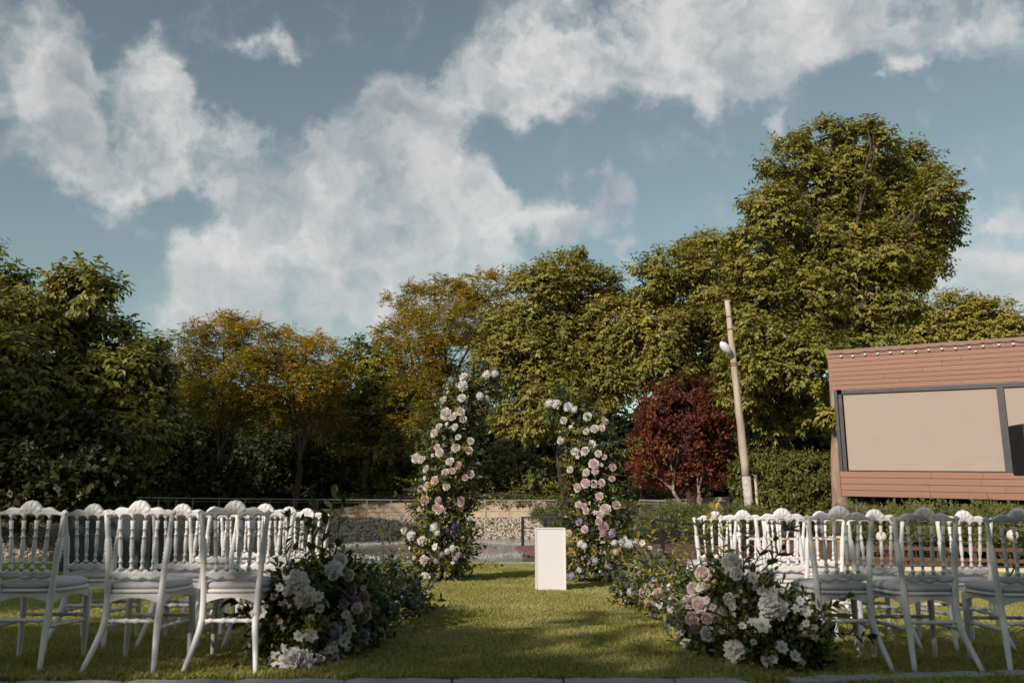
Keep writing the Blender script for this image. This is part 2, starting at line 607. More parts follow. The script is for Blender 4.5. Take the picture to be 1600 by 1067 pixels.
def rdirs(rng, n):
    return nrm(rng.normal(size=(n, 3)))


def leaf_geo(Pp, D, Nn, L, Wd, tint, kind='kite', fold=0.18, droop=0.0):
    """vectorised leaves; returns V, F, tint-per-vertex"""
    n = len(Pp)
    D = nrm(D)
    S = nrm(np.cross(D, Nn))
    Nn = nrm(np.cross(S, D))
    L = np.broadcast_to(np.asarray(L, float), (n,))[:, None]
    Wd = np.broadcast_to(np.asarray(Wd, float), (n,))[:, None]
    if kind == 'kite':
        mid = Pp + D * L * 0.45
        V = np.stack([Pp, mid - S * Wd / 2 + Nn * fold * Wd, Pp + D * L - Nn * L * droop, mid + S * Wd / 2 + Nn * fold * Wd], 1)
        Fb = np.array([[0, 1, 2], [0, 2, 3]])
        k = 4
    else:
        a = Pp + D * L * 0.28 + Nn * fold * Wd * 0.6
        b = Pp + D * L * 0.66 + Nn * (fold * Wd * 0.6) - Nn * L * droop * 0.4
        V = np.stack([Pp, a - S * Wd * 0.42, b - S * Wd * 0.46, Pp + D * L - Nn * L * droop, b + S * Wd * 0.46, a + S * Wd * 0.42,
                      Pp + D * L * 0.28, Pp + D * L * 0.66 - Nn * L * droop * 0.4], 1)
        Fb = np.array([[0, 1, 6], [0, 6, 5], [1, 2, 7], [1, 7, 6], [6, 7, 4], [6, 4, 5], [2, 3, 7], [7, 3, 4]])
        k = 8
    Fc = (Fb[None] + (np.arange(n) * k)[:, None, None]).reshape(-1, 3)
    return V.reshape(-1, 3), Fc, np.repeat(tint, k)


def join_geo(parts):
    Vs, Fs, Ts = [], [], []
    k = 0
    for V, Fc, T in parts:
        Vs.append(V)
        Fs.append(Fc + k)
        Ts.append(T)
        k += len(V)
    return np.concatenate(Vs), np.concatenate(Fs), np.concatenate(Ts)


def gz(x, y):
    """height of the lawn"""
    return -0.011 * (y - 5.0) - 0.013 * max(0.0, x)


# ================================================================== SETTING
rng = np.random.default_rng(11)

# ---- base ground to the horizon
mb = MB()
mb.add([(-1500, -300, -1.3), (1500, -300, -1.3), (1500, 3000, -1.3), (-1500, 3000, -1.3)], [(0, 1, 2, 3)])
tag(mb.build('ground', M['rough_ground']), kind='structure')

# ---- lawn
LAWN_FAR = 17.35


def grid_mesh(name, xs, ys, zf, mat):
    V = np.array([(x, y, zf(x, y)) for y in ys for x in xs])
    nx = len(xs)
    Fc = np.array([(j * nx + i, j * nx + i + 1, (j + 1) * nx + i + 1, (j + 1) * nx + i) for j in range(len(ys) - 1) for i in range(nx - 1)])
    return npmesh(name, V, Fc, mat, smooth=True)


lawn = link('lawn', grid_mesh('lawn', np.linspace(-26, 26, 40), np.linspace(-14, LAWN_FAR, 30),
                              lambda x, y: gz(x, y) + 0.006 * math.sin(x * 1.7) * math.sin(y * 1.3), M['lawn_soil']))
tag(lawn, kind='structure')

# ---- grass: tufts on the lawn, denser near the camera
tuft = []
r2 = np.random.default_rng(3)
nb = 16
for k in range(nb):
    a = r2.uniform(0, 2 * PI)
    rr = r2.uniform(0, 0.022)
    h = r2.uniform(0.016, 0.034)
    w = r2.uniform(0.0022, 0.0040)
    lean = r2.uniform(0.1, 0.9) * h
    la = r2.uniform(0, 2 * PI)
    b = np.array([rr * math.cos(a), rr * math.sin(a), -0.004])
    sd = np.array([-math.sin(la), math.cos(la), 0]) * w
    ld = np.array([math.cos(la), math.sin(la), 0])
    m1 = b + ld * lean * 0.3 + np.array([0, 0, h * 0.62])
    tp = b + ld * lean + np.array([0, 0, h])
    tuft.append((np.array([b - sd, b + sd, m1 + sd * 0.8, m1 - sd * 0.8, tp]), r2.uniform(0, 1) ** 1.15))
V = np.concatenate([t[0] for t in tuft])
Tn = np.concatenate([np.full(5, t[1]) for t in tuft])
Fc = np.concatenate([np.array([[0, 1, 2], [0, 2, 3], [3, 2, 4]]) + 5 * i for i in range(nb)])
tuft_me = npmesh('grass_tuft', V, Fc, M['grass'], Tn)
tuft_ob = bpy.data.objects.new('grass_tuft', tuft_me)       # only a source for the scatter, not linked to the scene


def scatter(ob, src, density, seed, smin, smax):
    g = bpy.data.node_groups.new('grass_scatter', 'GeometryNodeTree')
    g.interface.new_socket('Geometry', in_out='INPUT', socket_type='NodeSocketGeometry')
    g.interface.new_socket('Geometry', in_out='OUTPUT', socket_type='NodeSocketGeometry')
    i = g.nodes.new('NodeGroupInput')
    o = g.nodes.new('NodeGroupOutput')
    d = g.nodes.new('GeometryNodeDistributePointsOnFaces')
    at = g.nodes.new('GeometryNodeInputNamedAttribute')
    at.data_type = 'FLOAT'
    at.inputs['Name'].default_value = 'density'
    g.links.new(at.outputs[0], d.inputs['Density'])
    d.inputs['Seed'].default_value = seed
    oi = g.nodes.new('GeometryNodeObjectInfo')
    oi.inputs['Object'].default_value = src
    oi.inputs['As Instance'].default_value = True
    ip = g.nodes.new('GeometryNodeInstanceOnPoints')
    rv = g.nodes.new('FunctionNodeRandomValue')
    rv.data_type = 'FLOAT_VECTOR'
    rv.inputs[0].default_value = (-0.18, -0.18, 0)
    rv.inputs[1].default_value = (0.18, 0.18, 6.28)
    rs = g.nodes.new('FunctionNodeRandomValue')
    rs.data_type = 'FLOAT'
    rs.inputs[2].default_value = smin
    rs.inputs[3].default_value = smax
    g.links.new(i.outputs[0], d.inputs['Mesh'])
    g.links.new(d.outputs['Points'], ip.inputs['Points'])
    g.links.new(oi.outputs['Geometry'], ip.inputs['Instance'])
    g.links.new(rv.outputs[0], ip.inputs['Rotation'])
    g.links.new(rs.outputs[1], ip.inputs['Scale'])
    g.links.new(ip.outputs[0], o.inputs[0])
    md = ob.modifiers.new('grass_scatter', 'NODES')
    md.node_group = g


gx = np.linspace(-14, 14, 57)
gy = np.concatenate([np.linspace(4.72, 9, 18), np.linspace(9.5, LAWN_FAR - 0.05, 16)])
gm = grid_mesh('grass', gx, gy, lambda x, y: gz(x, y) + 0.006 * math.sin(x * 1.7) * math.sin(y * 1.3), M['grass'])
dn = np.array([(0.0 if abs(x) > 0.66 * y + 0.8 else 1.0) * float(np.clip(2600 * (5.2 / y) ** 1.5, 350, 2600)) for y in gy for x in gx])
at = gm.attributes.new('density', 'FLOAT', 'POINT')
at.data.foreach_set('value', dn.astype(np.float32))
grass = link('grass', gm)
scatter(grass, tuft_ob, 1, 5, 0.85, 1.75)
tag(grass, 'short mown green lawn grass between the chair blocks', 'grass', kind='stuff')

# ---- kerb along the front edge of the lawn, stone by stone
kerb = empty('kerb', (0, 4.8, 0))
kerb['kind'] = 'structure'


def kerb_stone(a, b, w=0.13, top=0.035, rnd=False):
    """a, b plan points of the far (lawn side) edge"""
    a = Vector((a[0], a[1], gz(*a)))
    b = Vector((b[0], b[1], gz(*b)))
    d = (b - a).normalized()
    s = Vector((d.y, -d.x, 0))
    m = MB()
    n = 9
    prof = [(0, -0.1), (0, top - 0.012), (0.004, top - 0.004), (0.012, top), (w - 0.016, top), (w - 0.005, top - 0.005), (w, top - 0.018), (w, -0.1)]
    vs = []
    for i in range(n):
        t = i / (n - 1)
        p = a.lerp(b, t)
        e = min(t, 1 - t) * (b - a).length
        sh = 0.0
        if rnd and (t > 0.5):
            e2 = (1 - t) * (b - a).length
            sh = 0.05 * max(0, 1 - e2 / 0.18) ** 2
        for (q, z) in prof:
            zz = z - (0.006 if e < 0.004 and z > 0 else 0) - (sh if z > 0 else 0) + 0.0025 * math.sin(p.x * 23 + q * 40)
            vs.append(p + s * q + Vector((0, 0, zz)))
    k = len(prof)
    fs = [(i * k + j, i * k + j + 1, (i + 1) * k + j + 1, (i + 1) * k + j) for i in range(n - 1) for j in range(k - 1)]
    fs += [tuple(range(k)), tuple((n - 1) * k + k - 1 - j for j in range(k))]
    m.add(vs, fs, 0, False)
    o = m.build('kerb_stone', M['kerb'], kerb)
    o.matrix_parent_inverse = Matrix.Translation((0, -4.8, 0))
    return o


def ground_pt(px, py):
    r = ray(px, py)
    d = CAMZ / -r.z
    for _ in range(6):
        d = (CAMZ - gz(r.x * d, d)) / -r.z
    return (r.x * d, d)


edge = [(-420, 1076), (-150, 1075.5), (20, 1074), (195, 1072.5), (368, 1071), (540, 1070), (707, 1069.5), (879, 1069), (1050, 1069), (1192, 1069)]
for i in range(len(edge) - 1):
    a = Vector(ground_pt(*edge[i]))
    b = Vector(ground_pt(*edge[i + 1]))
    t = (b - a).normalized() * 0.006
    kerb_stone(a + t, b - t, rnd=(i == len(edge) - 2))
edge = [(1222, 1067), (1378, 1062), (1538, 1057), (1700, 1052), (1880, 1047)]
for i in range(len(edge) - 1):
    a = Vector(ground_pt(*edge[i]))
    b = Vector(ground_pt(*edge[i + 1]))
    t = (b - a).normalized() * 0.006
    kerb_stone(a + t, b - t)

# ---- pond: water, stone bank, coping
ZW = -0.29
mb = MB()
mb.add([(-45, LAWN_FAR + 0.1, ZW), (9, LAWN_FAR + 0.1, ZW), (9, 46, ZW), (-45, 46, ZW)], [(0, 1, 2, 3)])
tag(mb.build('pond_water', M['water']), kind='structure')

rim_px = [(-600, 818, 22.5), (-300, 817, 24.5), (0, 815, 27), (110, 813, 29.5), (200, 810.5, 33), (300, 808.5, 37), (500, 808, 40.5), (700, 808, 42), (870, 808, 42),
          (955, 810, 40), (985, 820, 33), (985, 835, 26), (965, 857, 21), (945, 883, 17.6)]
toe_px = [(-600, 20, ), (-300, 20.5), (0, 22), (110, 24.5), (200, 29), (300, 34), (500, 38), (700, 40), (840, 40), (900, 37.5), (918, 31), (905, 25), (880, 20.5), (860, 17.5)]
rim = [P(*q) for q in rim_px]
toe = [Vector(((q[0] - 800) / F * 1.02 * q[1], q[1], ZW - 0.05)) for q in toe_px]


def resample(pts, n):
    ds = [0]
    for a, b in zip(pts, pts[1:]):
        ds.append(ds[-1] + (b - a).length)
    out = []
    for k in range(n):
        t = ds[-1] * k / (n - 1)
        i = 0
        while i < len(pts) - 2 and ds[i + 1] < t:
            i += 1
        out.append(pts[i].lerp(pts[i + 1], (t - ds[i]) / max(1e-6, ds[i + 1] - ds[i])))
    return out


# keep the pairing of rim and toe points
NB = 14
rimS, toeS = [], []
for i in range(len(rim) - 1):
    for k in range(NB):
        rimS.append(rim[i].lerp(rim[i + 1], k / NB))
        toeS.append(toe[i].lerp(toe[i + 1], k / NB))
rimS.append(rim[-1])
toeS.append(toe[-1])
V, Fq = [], []
for a, b in zip(toeS, rimS):
    V += [a, b - Vector((0, 0, 0.04))]
for i in range(len(rimS) - 1):
    Fq.append((2 * i, 2 * i + 1, 2 * i + 3, 2 * i + 2))
bank_me = npmesh('pond_bank', np.array([tuple(v) for v in V]), np.array(Fq), M['soil'], smooth=True)
tag(link('pond_bank', bank_me), kind='structure')
# stones of the bank
phi = (1 + 5 ** 0.5) / 2
ico = nrm(np.array([(-1, phi, 0), (1, phi, 0), (-1, -phi, 0), (1, -phi, 0), (0, -1, phi), (0, 1, phi), (0, -1, -phi), (0, 1, -phi), (phi, 0, -1), (phi, 0, 1), (-phi, 0, -1), (-phi, 0, 1)], float))
icf = np.array([(0, 11, 5), (0, 5, 1), (0, 1, 7), (0, 7, 10), (0, 10, 11), (1, 5, 9), (5, 11, 4), (11, 10, 2), (10, 7, 6), (7, 1, 8), (3, 9, 4), (3, 4, 2), (3, 2, 6), (3, 6, 8), (3, 8, 9), (4, 9, 5), (2, 4, 11), (6, 2, 10), (8, 6, 7), (9, 8, 1)])
cent, rad = [], []
for i in range(len(rimS) - 1):
    L = (rimS[i + 1] - rimS[i]).length
    H = (rimS[i] - toeS[i]).length
    if rimS[i].x < -26:
        continue
    for k in range(int(L * H * 120)):
        s, t = rng.uniform(), rng.uniform() ** 0.9
        p = toeS[i].lerp(toeS[i + 1], s).lerp(rimS[i].lerp(rimS[i + 1], s), t)
        cent.append(tuple(p))
        rad.append(rng.uniform(0.028, 0.07))
cent = np.array(cent)
rad = np.array(rad)
n = len(cent)
sc = rad[:, None, None] * (1 + rng.normal(0, 0.16, (n, 12, 1))) * rng.uniform(0.75, 1.2, (n, 1, 3))
V = (ico[None] * sc + cent[:, None]).reshape(-1, 3)
Fc = (icf[None] + (np.arange(n) * 12)[:, None, None]).reshape(-1, 3)
st = link('bank_stones', npmesh('bank_stones', V, Fc, M['stone'], np.repeat(rng.uniform(0, 1, n), 12)))
tag(st, 'rough beige stones lining the far pond bank', 'stones', kind='stuff')

# fountain splash: droplets thrown in a ring over the water
rgd = np.random.default_rng(44)
n = 6500
th = rgd.uniform(0, 2 * PI, n)
q = rgd.normal(0, 1, n)
cx, cy = -2.6, 28.0
rx_, ry_ = 3.6, 6.0
px_ = cx + (rx_ + 0.16 * q) * np.cos(th) + rgd.normal(0, 0.12, n)
py_ = cy + (ry_ + 0.34 * q) * np.sin(th) + rgd.normal(0, 0.2, n)
pz_ = ZW + np.abs(rgd.normal(0, 0.05, n)) * np.exp(-q * q * 0.3)
tet = np.array([(1, 1, 1), (-1, -1, 1), (-1, 1, -1), (1, -1, -1)], float) * 0.6
sz = rgd.uniform(0.008, 0.022, n)
V = (tet[None] * sz[:, None, None] + np.stack([px_, py_, pz_], 1)[:, None]).reshape(-1, 3)
Fc = (np.array([(0, 1, 2), (0, 3, 1), (0, 2, 3), (1, 3, 2)])[None] + (np.arange(n) * 4)[:, None, None]).reshape(-1, 3)
tag(link('fountain_splash', npmesh('fountain_splash', V, Fc, M['droplet'])), 'pale ring of fountain splashes on the pond', 'splash', kind='stuff')

# coping between lawn and pond, block by block
cop = empty('pond_coping', (0, LAWN_FAR, 0))
cop['kind'] = 'structure'
x = -16.0
while x < 2.2:
    m = MB()
    z0 = gz(x, LAWN_FAR)
    m.box((x + 0.49, 0.16, z0 - 0.02), (0.484, 0.15, 0.055))
    m.build('coping_stone', M['kerb'], cop)
    x += 0.98

# ---- terrace beyond the bank, with path
far_pts = [q + Vector((0, 0, -0.03)) for q in rim[:10]]
back = [Vector((-160, 30, 0.6))]
V = [tuple(q) for q in far_pts] + [(q.x * 1.35, q.y + 3.6, q.z + 0.02) for q in far_pts] + [(q.x * 6, 180, 3.0) for q in far_pts]
n = len(far_pts)
Fq = [(i, i + 1, n + i + 1, n + i) for i in range(n - 1)]
Fq2 = [(n + i, n + i + 1, 2 * n + i + 1, 2 * n + i) for i in range(n - 1)]
mb = MB()
mb.add(V, Fq, 0)
mb.add(V, Fq2, 1)
tag(mb.build('terrace', [M['path'], M['rough_ground']]), kind='structure')


def zr(y):
    """height of the ground right of the pond"""
    return -0.20 + max(0, y - LAWN_FAR) / (42 - LAWN_FAR) * 0.86


ys = np.linspace(LAWN_FAR, 46, 24)
rx = np.array([p.y for p in rim[9:][::-1]])
rxx = np.array([p.x for p in rim[9:][::-1]])
V, Fq, nx = [], [], 12
for y in ys:
    x0 = float(np.interp(y, rx, rxx)) - 0.05
    for k in range(nx):
        xx = x0 + (70 - x0) * (k / (nx - 1)) ** 2
        V.append((xx, y, zr(y) - 0.012 * max(0, min(8, xx - 3))))
for j in range(len(ys) - 1):
    for i in range(nx - 1):
        Fq.append((j * nx + i, j * nx + i + 1, (j + 1) * nx + i + 1, (j + 1) * nx + i))
tag(link('planting_ground', npmesh('planting_ground', np.array(V), np.array(Fq), M['soil'], smooth=True)), kind='structure')


def gz2(x, y):
    return gz(x, y) if y < LAWN_FAR else zr(y) - 0.012 * max(0, min(8, x - 3))


# path in front of the right hand wall
mb = MB()
V = []
for px, d in ((960, 39), (1040, 38), (1120, 37), (1220, 36), (1400, 35)):
    xx = (px - 800) / F * d
    V += [(xx, d - 3.6, gz2(xx, d - 3.6) + 0.03), (xx + 0.4, d + 1.6, gz2(xx, d + 1.6) + 0.06)]
mb.add(V, [(2 * i, 2 * i + 2, 2 * i + 3, 2 * i + 1) for i in range(4)])
tag(mb.build('path', M['path']), kind='structure')

# ---- low retaining walls of sandstone blocks
def block_wall(name, label, pts, seed):
    """pts: (x, y, z_bottom, z_top)"""
    w = empty(name, pts[0][:3], 0, label, 'wall')
    rr = random.Random(seed)
    inv = Matrix.Translation(Vector(pts[0][:3])).inverted()
    for a, b in zip(pts, pts[1:]):
        A = Vector(a[:2])
        B = Vector(b[:2])
        L = (B - A).length
        d = (B - A) / L
        nn = Vector((d.y, -d.x))
        for row in range(3):
            s = -rr.uniform(0, 0.5) if row % 2 else 0.0
            while s < L - 0.05:
                e = min(L, s + rr.uniform(0.6, 1.5))
                if L - e < 0.25:
                    e = L
                s0 = max(0, s)
                off = rr.uniform(-0.02, 0.035)
                q = []
                for t in (s0 + 0.008, e - 0.008):
                    k = t / L
                    zb = a[2] + (b[2] - a[2]) * k
                    zt = a[3] + (b[3] - a[3]) * k
                    z0 = zb + (zt - zb) * row / 3 + (0.008 if row else -0.1)
                    z1 = zb + (zt - zb) * (row + 1) / 3 - 0.004 + (rr.uniform(-0.03, 0.03) if row == 2 else 0)
                    p = A + d * t
                    q.append((p + nn * off, p - nn * 0.3, z0, z1))
                (f0, b0, z0, z1), (f1, b1, z2, z3) = q
                m = MB()
                m.hexa([(f0.x, f0.y, z0), (f1.x, f1.y, z2), (b1.x, b1.y, z2), (b0.x, b0.y, z0)],
                       [(f0.x, f0.y, z1), (f1.x, f1.y, z3), (b1.x, b1.y, z3), (b0.x, b0.y, z1)])
                o = m.build('stone_block', M['sandstone'], w)
                o.matrix_parent_inverse = inv
                s = e
    return w


def wp(px, yb, yt, d):
    a = P(px, yb, d)
    return (a.x, a.y, a.z, P(px, yt, d).z)


block_wall('retaining_wall', 'low lit sandstone wall behind the pond railing', [wp(200, 807, 797, 36), wp(320, 807, 797, 40), wp(520, 807, 795, 43.5), wp(560, 807, 788, 43.8), wp(720, 807, 783, 45), wp(880, 807, 782.5, 45)], 4)
block_wall('garden_wall', 'sandstone wall running behind the red-leaved tree', [wp(900, 806, 783, 44), wp(990, 806, 781.5, 42), wp(1090, 806, 778, 40.5), wp(1180, 806, 775.5, 39), wp(1300, 806, 771, 37)], 5)

# ---- railing on the far bank
def railing(name, label, stations, hpx, mat, post_w, step):
    """stations: 3-D base points of the line, hpx: rail height in metres"""
    o = empty(name, stations[0], 0, label, 'railing')
    inv = Matrix.Translation(stations[0]).inverted()
    pts = resample(stations, max(2, int(sum((b - a).length for a, b in zip(stations, stations[1:])) / step) + 1))
    pm = MB()
    pm.box((0, 0, hpx / 2), (post_w / 2, post_w / 2, hpx / 2))
    pme = pm.mesh('railing_post', mat)
    for p in pts:
        q = link('post', pme, o, p - stations[0] )
    for (z, t) in ((hpx, 0.055), (hpx * 0.84, 0.018)):
        m = MB()
        for a, b in zip(pts, pts[1:]):
            m.bar(a + Vector((0, 0, z)), b + Vector((0, 0, z)), t, t)
        q = m.build('top_rail' if z == hpx else 'lower_rail', mat, o)
        q.matrix_parent_inverse = inv
    return o


railing('pond_railing', 'thin grey metal railing along the far pond bank', [P(q[0], q[1], q[2] + 0.35) for q in rim_px[1:9]], 0.82, M['rail_metal'], 0.035, 1.13)
st2 = []
for px, d in ((992, 38), (1060, 36.5), (1120, 35), (1165, 34)):
    xx = (px - 800) / F * d * 1.02
    st2.append(Vector((xx, d, gz2(xx, d) + 0.05)))
railing('path_railing', 'grey metal guard rail beside the path near the red-leaved tree', st2, 0.86, M['rail_metal'], 0.04, 0.9)

# ---- footbridge deck with black railings
deck = empty('footbridge', P(830, 856, 23.5), 0, 'brown plank footbridge with black square railings over the pond', 'footbridge')
dinv = Matrix.Translation(deck.location).inverted()
LA = [P(808, 852, 24.8), P(930, 848, 24.2), P(1022, 850, 22.6), P(1105, 862, 20.6), P(1190, 875, 18.6)]
LB = [P(846, 858, 22.6), P(960, 858, 22.0), P(1036, 867, 19.8), P(1100, 878, 18.2), P(1190, 893, 16.6)]
for i in range(4):
    n = max(3, int((LA[i + 1] - LA[i]).length / 0.15))
    for k in range(n):
        a0 = LA[i].lerp(LA[i + 1], (k + 0.04) / n)
        a1 = LA[i].lerp(LA[i + 1], (k + 0.96) / n)
        b0 = LB[i].lerp(LB[i + 1], (k + 0.04) / n)
        b1 = LB[i].lerp(LB[i + 1], (k + 0.96) / n)
        dz = Vector((0, 0, 0.035))
        m = MB()
        m.hexa([b0 - dz, b1 - dz, a1 - dz, a0 - dz], [b0, b1, a1, a0])
        o = m.build('plank', M['deck'], deck)
        o.matrix_parent_inverse = dinv
m = MB()
for Lx in (LA, LB):
    for a, b in zip(Lx, Lx[1:]):
        m.bar(a - Vector((0, 0, 0.12)), b - Vector((0, 0, 0.12)), 0.08, 0.16)
m.bar(LA[0] - Vector((0, 0, 0.12)), LB[0] - Vector((0, 0, 0.12)), 0.08, 0.16)
o = m.build('edge_beam', M['deck'], deck)
o.matrix_parent_inverse = dinv


def deck_rail(pts, tops, mid):
    for p, t in zip(pts, tops):
        m = MB()
        m.bar(p, Vector((p.x, p.y, t)), 0.085, 0.085, up=(0, 1, 0))
        o = m.build('railing_post', M['black_metal'], deck)
        o.matrix_parent_inverse = dinv
    for q in ([0.0, -0.3] if mid else [0.0]):
        for (p, t), (p2, t2) in zip(zip(pts, tops), zip(pts[1:], tops[1:])):
            m = MB()
            m.bar((p.x, p.y, t + q - 0.02), (p2.x, p2.y, t2 + q - 0.02), 0.07, 0.045 if q == 0 else 0.03)
            o = m.build('handrail', M['black_metal'], deck)
            o.matrix_parent_inverse = dinv


far_r = [LA[0] + Vector((0.16, 0.0, 0)), LA[1], LA[2], LA[3], LA[4]]
deck_rail(far_r, [P(817, 807, 24.8).z, P(930, 805, 24.2).z, P(1022, 810, 22.6).z, P(1100, 821, 20.6).z, P(1190, 833, 18.6).z], True)
deck_rail([LB[0] + Vector((0.1, 0, 0)), LB[1].lerp(LB[2], 0.3)], [P(854, 811, 22.6).z, P(990, 811, 21.3).z], False)
deck_rail([LB[2], LB[3], LB[4]], [P(1036, 827, 19.8).z, P(1100, 833, 18.2).z, P(1190, 845, 16.6).z], False)

# ---- pavilion with board cladding and fabric blinds
TL = P(1295.3, 549.2, 21)
BL = P(1306.5, 775.5, 21)
BL.x = TL.x = (BL.x + TL.x) / 2
TR = P(1600, 527.3, 18.55)
BR = P(1600, 783.2, 18.55)
BR.x = TR.x = TR.x
bdir = (Vector((TR.x - TL.x, TR.y - TL.y, 0))).normalized()
bn = Vector((-bdir.y, bdir.x, 0))
if bn.y > 0:
    bn = -bn                               # towards the camera


def FP(u, v, off=0.0):
    t = TL.lerp(TR, u)
    b = BL.lerp(BR, u)
    return t.lerp(b, v) + bn * off


pav = empty('pavilion', BL, 0, 'brown board-clad pavilion with beige fabric blinds and dark posts', 'building')
pinv = Matrix.Translation(BL).inverted()


def slab(name, mat, u0, u1, v0, v1, o0, o1, parent=pav):
    m = MB()
    m.hexa([FP(u0, v1, o0), FP(u1, v1, o0), FP(u1, v1, o1), FP(u0, v1, o1)], [FP(u0, v0, o0), FP(u1, v0, o0), FP(u1, v0, o1), FP(u0, v0, o1)])
    o = m.build(name, mat, parent)
    o.matrix_parent_inverse = pinv
    return o


UE = 1.7
rb = random.Random(9)
slab('roof_edge', M['trim'], -0.006, UE, -0.004, 0.052, 0.034, -0.25)
v0, v1 = 0.055, 0.277
for i in range(7):
    a = v0 + (v1 - v0) * i / 7
    b = v0 + (v1 - v0) * (i + 1) / 7 - 0.0028
    cuts = [0.0]
    u = rb.uniform(0.25, 0.75)
    while u < UE - 0.1:
        cuts.append(u)
        u += rb.uniform(0.6, 0.8)
    cuts.append(UE)
    for c0, c1 in zip(cuts, cuts[1:]):
        slab('board', M['board'], c0 + 0.0006, c1 - 0.0006, a, b, 0.02 + rb.uniform(-0.002, 0.002), -0.03)
slab('roller_case', M['dark_grey_metal'], 0.062, UE, 0.281, 0.304, 0.0, -0.12)
slab('roller_lid', M['rail_metal'], 0.062, UE, 0.277, 0.2805, 0.012, -0.12)
# screen bays: post positions read off the facade
POSTS = [0.030, 0.858, 1.66]
slab('post', M['dark_grey_metal'], 0.018, 0.036, 0.279, 0.829, -0.02, -0.14)
slab('post', M['dark_grey_metal'], 0.042, 0.062, 0.307, 0.829, 0.002, -0.12)
slab('post', M['dark_grey_metal'], 0.848, 0.880, 0.300, 0.829, 0.004, -0.12)
slab('post', M['dark_grey_metal'], 1.62, 1.65, 0.300, 0.829, 0.004, -0.12)


def blind(u0, u1, wr):
    m = MB()
    nu, nv = 60, 10
    vs = []
    for j in range(nv + 1):
        for i in range(nu + 1):
            t = i / nu
            w = 0.012 * wr * math.exp(-t * 14) * math.sin(j / nv * 40) * (1 - j / nv)
            sag = 0.012 * math.sin(PI * t) * math.sin(PI * j / nv)
            vs.append(FP(u0 + (u1 - u0) * t, 0.306 + (0.822 - 0.306) * j / nv, -0.05 - sag + w))
    m.add(vs, [(j * (nu + 1) + i, (j + 1) * (nu + 1) + i, (j + 1) * (nu + 1) + i + 1, j * (nu + 1) + i + 1) for j in range(nv) for i in range(nu)], 0, True)
    o = m.build('blind', M['blind'], pav)
    o.matrix_parent_inverse = pinv
    q = slab('bottom_bar', M['dark_grey_metal'], u0, u1, 0.8225, 0.8285, -0.03, -0.07, o)
    q.matrix_parent_inverse = Matrix.Identity(4)


blind(0.068, 0.846, 0.2)
blind(0.882, 1.618, 1.0)
slab('corner_board', M['trim'], 0.0, 0.021, 0.8315, 0.998, 0.03, -0.16)
v0, v1 = 0.8315, 0.998
for i in range(4):
    a = v0 + (v1 - v0) * i / 4
    b = v0 + (v1 - v0) * (i + 1) / 4 - 0.0028
    cuts = [0.022, 0.48 + rb.uniform(-0.02, 0.02), 0.83 + rb.uniform(-0.1, 0.02), 1.3, UE]
    for c0, c1 in zip(cuts, cuts[1:]):
        slab('board', M['board'], c0 + 0.0006, c1 - 0.0006, a, b, 0.02 + rb.uniform(-0.002, 0.002), -0.03)
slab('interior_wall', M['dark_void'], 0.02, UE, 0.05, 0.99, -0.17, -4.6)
slab('roof', M['trim'], 0.0, UE, -0.012, 0.048, -0.26, -4.7)
slab('floor_slab', M['brown_wood'], 0.01, UE, 0.952, 0.997, -0.035, -0.168)
for u in (0.095, 0.9, 1.6):
    b = FP(u, 0.99, -0.3)
    m = MB()
    m.bar((b.x, b.y, b.z), (b.x, b.y, -0.4), 0.12, 0.12, up=(0, 1, 0))
    o = m.build('support_post', M['dark_grey_metal'], pav)
    o.matrix_parent_inverse = pinv
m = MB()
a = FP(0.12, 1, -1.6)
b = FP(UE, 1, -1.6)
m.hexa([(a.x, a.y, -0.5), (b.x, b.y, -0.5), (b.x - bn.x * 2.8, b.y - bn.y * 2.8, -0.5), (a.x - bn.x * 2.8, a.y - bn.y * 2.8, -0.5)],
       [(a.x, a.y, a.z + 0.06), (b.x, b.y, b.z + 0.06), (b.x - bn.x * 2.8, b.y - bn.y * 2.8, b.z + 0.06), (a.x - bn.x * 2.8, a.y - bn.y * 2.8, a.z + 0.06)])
o = m.build('void_shade_box', M['dark_void'], pav)  # near-black box put in for the shaded void under the floor
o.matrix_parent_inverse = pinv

# string of bulbs along the roof edge
bx = [157, 222, 290, 360, 430, 499, 571, 644, 717, 793, 870, 946, 1034, 1115]
by = [201, 200, 191, 187, 181, 177, 174, 166, 160, 158, 152, 145, 138, 133]
strg = empty('string_light', FP(0.05, 0.05, 0.08), 0, 'string of small round bulbs along the pavilion roof edge', 'string light')
sinv = Matrix.Translation(strg.location).inverted()
m = MB()
m.ball((0, 0, 0), 0.034, 10, 7, 0)
m.tube([(0, 0, 0.028), (0, 0, 0.075)], [0.017, 0.014], 7, 1)
bme = m.mesh('bulb', [M['bulb'], M['black_metal']])
wpts = []
for k in range(22):
    if k < len(bx):
        px = bx[k] / 3.556 + 1270
        py = by[k] / 3.556 + 500
        u = (px - 1297) / 303.0
        u = u * 18.55 / (18.55 * u + 21 * (1 - u)) if False else u
        # find u on the facade for this pixel column
        lo, hi = 0.0, 1.4
        for _ in range(30):
            md = (lo + hi) / 2
            q = FP(md, 0.05, 0.06)
            if (q.x / q.y) < ray(px, py).x:
                lo = md
            else:
                hi = md
        u = lo
        q = FP(u, 0.05, 0.06)
        q.z = CAMZ + ray(px, py).z * q.y
    else:
        u += 0.066
        q = FP(u, 0.052, 0.06)
    o = link('bulb', bme, strg, q - strg.location)
    wpts.append(q + Vector((0, 0, 0.075)))
m = MB()
wp2 = [wpts[0] + Vector((-0.25, 0.2, 0.0))]
for a, b in zip(wpts, wpts[1:]):
    wp2 += [a, a.lerp(b, 0.5) + Vector((0, 0, -0.02))]
wp2.append(wpts[-1])
m.tube(wp2, 0.007, 5)
o = m.build('wire', M['black_metal'], strg)
